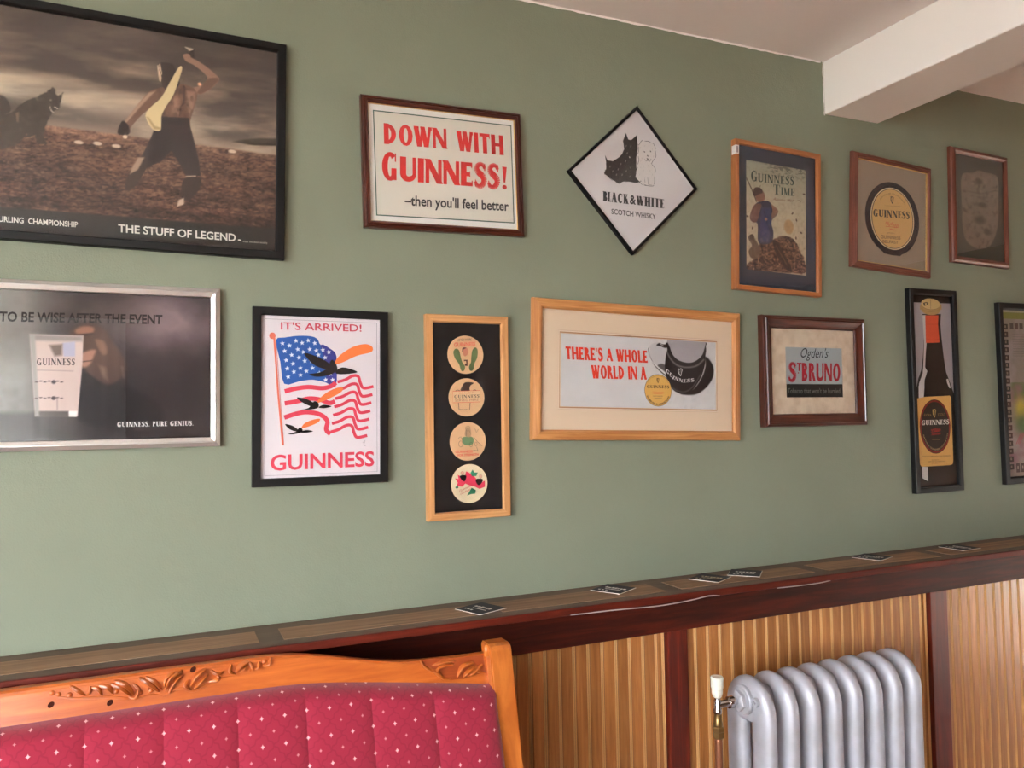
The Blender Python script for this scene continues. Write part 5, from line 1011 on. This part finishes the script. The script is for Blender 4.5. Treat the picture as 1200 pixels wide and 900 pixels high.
a.text('Guinness', [(-27.4, -198), (4.6, -184.7), (-27.9, -191.4)], (190, 72, 66), 0, .3); a.text('Gooolees', [(-24.3, -205.3), (3.2, -193), (-24.9, -199.3)], (190, 72, 66), 0, .3) if False else a.text('Goodness', [(-24.3, -205.3), (3.2, -193), (-24.9, -199.3)], (190, 72, 66), 0, .3); a.build('mat_print', o)

# === 10 wide oak frame
fx = (1.2899, 1.6623, -0.03194, 0.7100, 0.3938)
prof = [(0, 0), (0, 12), (2, 16), (10, 19), (20, 22), (24, 21), (27, 16), (29, 15), (29, 3)]
e = frame(*fx, prof, M['oak2_frame'], 'widest oak frame, red words about a whole world beside a dark tankard seen from above', depth=.008)
g_ = [(-266.2, 98.8), (268.3, 105.5), (264.8, -100.4), (-265.7, -104.1)]; x0 = (g_[0][0] + g_[3][0]) / 2; x1 = (g_[1][0] + g_[2][0]) / 2; y1 = (g_[0][1] + g_[1][1]) / 2; y0 = (g_[2][1] + g_[3][1]) / 2
bm = bmesh.new(); ix, iy = fx[3] / 2 - .0285, fx[4] / 2 - .0285; X0, X1, Y0, Y1 = x0 / 1000, x1 / 1000, y0 / 1000, y1 / 1000
for b4 in ((-ix, X0, -iy, iy), (X1, ix, -iy, iy), (X0, X1, -iy, Y0), (X0, X1, Y1, iy)): add_box(bm, b4[0], b4[1], -.0101, -.0075, b4[2], b4[3])
bmobj('cream_mount', bm, mat('cream_mount_card', (228, 204, 176), .85), e)
a = Art(.01015); tn = (186, 138, 104)
a.line(rectpts(x0 - 3.2, y0 - 3.2, x1 + 3.2, y1 + 3.2), 3.2, tn, True); 
for k, dd in enumerate((9, )): a.line(rectpts(x0 - dd, y0 - dd, x1 + dd, y1 + dd), .7, (200, 170, 142), True)
a.line(rectpts(x0 - 5.5, y0 - 5.5, x1 + 5.5, y1 + 5.5), 1.0, (236, 218, 196), True); a.build('mount_lines', e)
c = Canvas(x0, x1, y0, y1, 1.15); X, Y = c.X, c.Y; c.bgc((214, 211, 210)); c.mix((fbm(X, Y, 40, 30, 81, 4) - .45) * 1.2, (226, 223, 221)); c.mix((fbm(X, Y, 12, 12, 82, 3) - .55) * .9 * (X > 40), (176, 174, 174))
c.poly(cr([(228.6, 56.5), (246.2, 45.7), (258.6, 23), (254.9, -6.1), (231.9, -35.7), (196.9, -56.7), (155.5, -60.6), (135, -55.4), (183, -42.8), (214.4, -7.5), (228.5, 27.6)], True, 4), (40, 36, 36), 5)
c.poly(cr([(27.7, 75.9), (37.6, 87.5), (54.2, 91.2), (90.9, 81.7), (87.6, 61.8), (84.3, 33.4), (81.6, 10.7), (77.6, 2.2), (60.9, 10), (37.7, 34.3), (26.1, 53.4)], True, 4), (200, 197, 197), 3); c.line(cr([(24.4, 72.9), (27.8, 50.7), (44.3, 26.2), (65.9, 7.4), (81.6, -3.3), (87.7, -7.4)], n=4), 3, (60, 54, 54), 2.5); c.line(cr([(27.7, 71.7), (26.1, 56.2), (34.4, 37), (60.9, 15.6), (84.3, 1)], n=4), 3, (228, 226, 226), 3)
c.poly(cr([(51.5, 84), (62.5, 91), (72.5, 87.9), (90.9, 87.4), (94.3, 80.5), (81.5, 77), (67.5, 81.1)], True, 4), (48, 42, 42), 2); c.line([(64.8, 88.3), (77.5, 82.5)], 2, (210, 206, 206), 2)
c.poly(cr([(55.9, 23.8), (70.9, 30), (87.6, 22.2), (86, 5.3), (70.9, 13.2)], True, 4), (96, 90, 90), 4)
c.poly(cr([(94.3, 96), (91, 73.2), (84.9, 53.2), (81.6, 22), (87.7, -11.6), (101.1, -36.5), (121.4, -52.9), (155.5, -57.8), (183, -42.8), (210.9, -7.6), (225, 27.5), (228.6, 59.4), (228.6, 85.5), (221.6, 102.5)], True, 4), (36, 32, 33), 2)
c.line(cr([(89.3, 64.7), (104.5, 42.7), (128.2, 26.6), (162.4, 22.3), (197, 29.3), (221.5, 47.6)], n=4), 6, (132, 126, 126), 5, .8); c.line(cr([(104.5, -39.3), (128.2, -49.9), (155.5, -50.7), (183.1, -34.2), (210.9, 3.9)], n=4), 3, (110, 106, 108), 5, .8)
c.line(cr([(94.3, 96), (94.3, 73.4), (111.2, 48.6), (138.4, 35.6), (176.2, 33.7), (211, 50), (226.9, 73.8), (221.6, 102.5)], n=4), 8, (48, 44, 45), 3)
c.poly(cr([(98.3, 107.6), (99.7, 79.3), (112.9, 54.4), (138.4, 39.8), (176.2, 37.1), (207.5, 52.8), (222.3, 75.1), (219.6, 114)], True, 4), (172, 166, 169), 2); c.mix((c.sdf(cr([(98.3, 107.6), (99.7, 79.3), (112.9, 54.4), (138.4, 39.8), (176.2, 37.1), (207.5, 52.8), (222.3, 75.1), (219.6, 114)], True, 4)) < 0) * (fbm(X, Y, 20, 20, 84, 3) - .5), (150, 144, 147))
c.build('tankard_print', e, .0082)
a = Art(.0085); OR = (226, 62, 40); a.block("THERE'S A WHOLE", [(-248.7, 29.6), (22.1, 30.2), (-251.4, 65.6)], OR, .27, .16, .07); a.block('WORLD IN A', [(-165.5, -21.6), (18.2, -19.6), (-168.2, 16.5)], OR, .27, .16, .07)
p_ = [(57.7, -49.5), (108.5, -48.2), (57.6, -5.6)]; rr = ((p_[1][0] - p_[0][0]) + (p_[2][1] - p_[0][1])) / 2; c0 = p_[0]; a.ell(c0, rr, rr, (78, 56, 34)); a.up(); a.ell(c0, rr - 1.2, rr - 1.2, (226, 178, 98)); a.up()
harp(a, [(57.6, -20.4)][0], 14, INK); a.serif('GUINNESS', [(18.8, -43.9), (96.4, -42.9), (18.8, -35)], (40, 32, 28), .22, .08, .08); scrawl(a, [(57.7, -56.2)][0], 38, 8, (218, 84, 56), .8, 0, 8); a.text('BOTTLED BY', [(40.5, -68.4), (74.3, -67.6), (40.5, -65.6)], INK); a.line([(44.5, -72.2), (70.3, -71.6)], .7, INK)
ringtext(a, 'DUBLIN & LONDON', c0, rr * .93, rr * .93, 5.5, -PI / 2, 2.3, (60, 46, 36), .03, inward=True); ringtext(a, 'ARTHUR GUINNESS SON', c0, rr * .93, rr * .93, 2.6, PI / 2, 2.0, (150, 116, 66), .0)
B0 = [(86, 15.1), (111.2, -16.5), (145.2, -25.3), (186.5, -17)]
def mugwarp(x, y):
    P_ = [(84.3, 6.6), (109.5, -15.1), (145.2, -24.5), (187.2, -19.8)]; Q_ = [(87, 16.6), (115.3, -6.4), (145.9, -14), (185.9, -9.5)]
    t = x * 3; i = min(2, int(t)); f_ = t - i; b_ = np.array(P_[i]) * (1 - f_) + np.array(P_[i + 1]) * f_; t_ = np.array(Q_[i]) * (1 - f_) + np.array(Q_[i + 1]) * f_; return tuple(b_ * (1 - y) + t_ * y)
a.serif('GUINNESS', ((0, 0), (1, 0), (0, 1)), (222, 218, 216), .24, .09, .08, warp=mugwarp); harp(a, [(136.7, 6.5)][0], 22, (206, 202, 200), 15)
a.build('lettering', e)

# === 11 red word on grey label
fx = (1.9473, 1.6687, -0.00508, 0.4331, 0.3536)
prof = [(0, 0), (0, 20), (2, 24), (8, 27), (10, 30), (13, 30), (15, 27), (28, 19), (34, 17), (38, 17), (40, 13), (40, 3)]
e = frame(*fx, prof, M['dark_wood_frame'], 'deep dark brown frame, beige mount, small grey label with dark red capitals', depth=.008)
g_ = [(-114.4, 78), (128.8, 77.5), (121.7, -83.5), (-117.2, -83.5)]; x0 = (g_[0][0] + g_[3][0]) / 2; x1 = (g_[1][0] + g_[2][0]) / 2; y1 = (g_[0][1] + g_[1][1]) / 2; y0 = (g_[2][1] + g_[3][1]) / 2
a = Art(.008); full(a, fx[3], fx[4], 39, (170, 180, 182)); a.up(); yk = [(-119.2, -40.8), (124, -41.1)]; a.poly(rectpts(x0 - 2, y0 - 2, x1 + 2, yk[0][1]), (30, 32, 32)); a.up(); DR = (166, 20, 42)
a.text("Ogden's", [(-52.9, 34.7), (64.8, 35.5), (-48.9, 77.1)], (34, 40, 48), .0, .3); a.block('S', [(-104.3, -31.7), (-73.1, -31.6), (-102.2, 27.6)], DR, .24, .17); a.block('T', [(-69.5, 1.4), (-48.7, 1.2), (-68.5, 28.1)], DR, .22, .17); a.ell([(-63.2, -4.9)][0], 2.2, 2.2, DR, n=12); a.block('BRUNO', [(-49.3, -31.5), (115.6, -31.3), (-47.2, 27.9)], DR, .24, .16, .09)
a.text("Tobacco that won't be hurried", [(-109.8, -70.8), (112.8, -71.3), (-109.2, -53.5)], (126, 126, 122), .01); a.build('label_print', e)
bm = bmesh.new(); ix, iy = fx[3] / 2 - .0395, fx[4] / 2 - .0395; X0, X1, Y0, Y1 = x0 / 1000, x1 / 1000, y0 / 1000, y1 / 1000
for b4 in ((-ix, X0, -iy, iy), (X1, ix, -iy, iy), (X0, X1, -iy, Y0), (X0, X1, Y1, iy)): add_box(bm, b4[0], b4[1], -.0102, -.0082, b4[2], b4[3])
m_ = mat('mottled_beige_mount', (196, 172, 142), .85); n1 = noise(m_, 30, 4, objvec(m_)); LK(m_, ramp(m_, n1.outputs['Fac'], [(0.35, (206, 184, 158)), (0.6, (222, 204, 180))]), BS(m_).inputs['Base Color']); bmobj('beige_mount', bm, m_, e)

# === 12 tall bottle cut-out
fx = (2.5032, 1.6043, 0.00058, 0.2368, 0.7135)
prof = [(0, 0), (0, 18), (1.5, 20), (16, 20), (18, 18), (20.5, 18), (20.5, 3)]
e = frame(*fx, prof, M['black_frame'], 'tall narrow black frame with a stout bottle picture, red neck and yellow label', depth=.008)
a = Art(.008); full(a, fx[3], fx[4], 19, (24, 22, 22)); a.up(); a.poly([(-87.5, 308.9), (124.2, 311.6), (104.2, -34.8), (-93.6, -32.6)], (176, 167, 170)); a.poly([(111.6, 316.5), (134.8, 317.4), (115, -332.5), (87.2, -331)], (52, 50, 52)); a.up()
body = [(-45.7, 269.1), (48.7, 272.2), (43.8, 235.4), (46.8, 186.7), (54.3, 113.7), (63.2, 65), (86.6, 16.2)] + [(100.5, -17.4), (97.9, -196.1), (96, -329.5), (-87.8, -324.6), (-88.4, -189.9), (-89, -15.8)] + [(-89.3, 1), (-77.7, 40.7), (-60.8, 72.6), (-51.4, 112.6), (-41.8, 184.9), (-43.2, 233)]
a.poly(body, (26, 20, 18)); a.up(); wh = (212, 206, 202)
a.poly([(-44.8, 265.1), (-27.8, 265.7), (-29.6, 233.4), (-29.7, 169), (-38.4, 112.8), (-41.8, 80.7), (-31.2, 67.9), (-47, 36.7), (-52.2, -7.2), (-78.5, -7), (-74.6, 24.8), (-54.2, 60.7), (-47.4, 112.7), (-41.7, 176.9), (-44.3, 233)], wh); a.poly([(-77.3, 15.9), (-48.2, 15.8), (-55.1, -28.1), (-78.6, -27.8)], wh); a.poly([(-74.6, -265.4), (-47.8, -266.6), (-48.3, -317.2), (-75.6, -304.8)], wh); a.poly([(62.9, 39.8), (72.3, 40.6), (83.2, 8.1), (76.2, 7.3), (65.6, 26.4)], wh)
a.poly([(-31.3, 264.7), (35.1, 266.8), (31.1, 235), (35.5, 170.2), (-33.2, 167), (-32.1, 229.3)], (212, 82, 50)); a.line([(-31.9, 233.3), (31.1, 235)], .8, (140, 44, 30)); a.line([(-32.4, 181.1), (0.4, 177.7), (33.8, 181.5)], .8, (140, 44, 30)); a.up()
a.ell([(-2.3, 285.9)][0], 48, 19, (186, 152, 98)); a.poly([(-54, 303), (52.4, 306.9), (52.5, 287.8), (-57.3, 284)], (186, 152, 98)); a.up(); a.ell([(-2.3, 306.1)][0], 47.5, 20, (216, 188, 130)); a.ring([(-2.3, 306.1)][0], 47.5, 20, 1.0, (110, 84, 52)); a.up(); a.line([(-2, 322.3), (-2.7, 288.7)], 1.3, (90, 70, 46)); a.text('D', [(-35.7, 297.6), (-12.2, 302.5), (-39.1, 308.8)], (46, 40, 34), .05)
a.line([(-47.4, 291.2), (-39.4, 281.4), (-5.6, 277.7), (34.9, 283.9), (47.2, 296.5)], .7, (120, 92, 58))
a.poly([(-89.7, -27.7), (-50.3, -22.5), (75.9, -18.9), (82.5, -25.4), (81.2, -252.1), (76.5, -263.2), (61.8, -265.8), (-77.4, -265.3), (-85.3, -257), (-88.6, -110.9)], (222, 172, 96)); a.up(); P_ = [(-6.2, -127.1), (70.8, -129), (0.2, -31.8), (-6.9, -222.5)]; c0 = ((P_[2][0] + P_[3][0]) / 2, (P_[2][1] + P_[3][1]) / 2); rx = (P_[1][0] - P_[0][0]); ry = (P_[2][1] - P_[3][1]) / 2
a.ell(c0, rx, ry, (40, 26, 22)); a.up(); a.ell(c0, rx * .97, ry * .975, (138, 30, 22)); a.up(); a.ell(c0, rx * .90, ry * .91, (34, 28, 26)); a.up(); gd = (196, 164, 98)
ringtext(a, 'ARTHUR GUINNESS SON & CO', c0, rx * .86, ry * .88, 5, -PI / 2, 2.5, (176, 150, 110), .02, inward=True)
harp(a, [(-4.8, -80.7)][0], 28, gd); a.text('EXTRA', [(-56.7, -90.1), (-21.3, -90.8), (-56.3, -81.8)], (150, 124, 76)); a.text('STOUT', [(11.3, -89.8), (49.8, -89.7), (11.8, -81)], (150, 124, 76))
a.serif('GUINNESS', [(-72.4, -121.1), (66.6, -120.4), (-70.4, -104.1)], (232, 228, 222), .24, .08, .05); scrawl(a, [(-1.2, -138.8)][0], 50, 15, (190, 36, 34), 1.4, 0, 4); scrawl(a, [(-0.8, -152.8)][0], 46, 8, (190, 36, 34), 1.1, .05, 6); a.line([(-21.8, -172.2), (18, -173.4)], .8, gd)
a.text('STOUT BREWED IN DUBLIN', [(-71.7, -232.3), (66.5, -234.6), (-71.5, -227.6)], (70, 50, 34)); 
for yy in (635, 650, 662): pass
a.text('BOTTLED BY', [(-25.8, -246.1), (8.2, -246.7), (-25.6, -242.1)], (70, 50, 34)); a.text('ARTHUR GUINNESS SON', [(-44.7, -250.9), (40.6, -252.9), (-44.5, -246.9)], (70, 50, 34)); a.text('DUBLIN', [(-28.1, -257.1), (16.2, -257.8), (-27.9, -253.6)], (70, 50, 34))
a.build('bottle_print', e)

# === 13 black framed sheet at the right edge
fx = (3.0282, 1.5928, 0.00627, 0.3600, 0.6738)
prof = [(0, 0), (0, 18), (1.5, 20), (20, 20), (23, 18), (27, 12), (27, 3)]
e = frame(*fx, prof, M['black_frame'], 'black framed collage sheet bordered by small dark blocks, at the right end of the wall')
c = Canvas(-153, 153, -310, 310, 2.2); X, Y = c.X, c.Y; c.bgc((150, 140, 130)); c.mix((fbm(X, Y, 60, 60, 91, 4) - .45) * 2.5, (176, 160, 158)); c.mix((fbm(X, Y, 90, 50, 93, 3) - .52) * 4 * (Y < 40), (104, 118, 76)); c.mix((fbm(X, Y, 70, 60, 94, 3) - .56) * 4, (150, 108, 118)); c.mix(np.exp(-((X + 70) / 30) ** 2 - ((Y + 60) / 40) ** 2) * 1.2, (206, 186, 70)); c.mix(np.exp(-((X + 60) / 40) ** 2 - ((Y + 120) / 40) ** 2) * 1.2, (84, 104, 64))
c.mix((Y > 278) * 1.0, (134, 136, 70)); c.mix((Y > 302) * 1.0, (176, 170, 150)); 
for k in range(3): c.line([(-105 + 9 * k, -190), (-75 + 9 * k, -150)], 3, (176, 76, 84), 2)
c.build('collage_print', e, .010)
a = Art(.0105); r_ = random.Random(4)
for k in range(19):
    y = 258 - k * 29; x = -150; a.poly(rectpts(x + r_.uniform(0, 4), y - 20, x + 26, y), (54 + r_.randint(-8, 20), 48, 44)); a.poly(rectpts(128, y - 20, 150, y), (54, 48, 44))
for k in range(9): x = -112 + k * 27; a.poly(rectpts(x, 240, x + 20, 262), (86 + r_.randint(-15, 20), 78, 72)); a.poly(rectpts(x, -296, x + 20, -262), (74, 62, 60))
a.up()
for k in range(19): y = 258 - k * 29; a.poly(rectpts(-142, y - 14, -134, y - 5), (140, 128, 116))
for k in range(9): x = -112 + k * 27; a.poly(rectpts(x + 6, -284, x + 13, -272), (160, 146, 136))
for k in range(10): a.line([(-100, 220 - k * 9), (20, 220 - k * 9)], 1.4, (126, 116, 108))
a.build('collage_blocks', e)
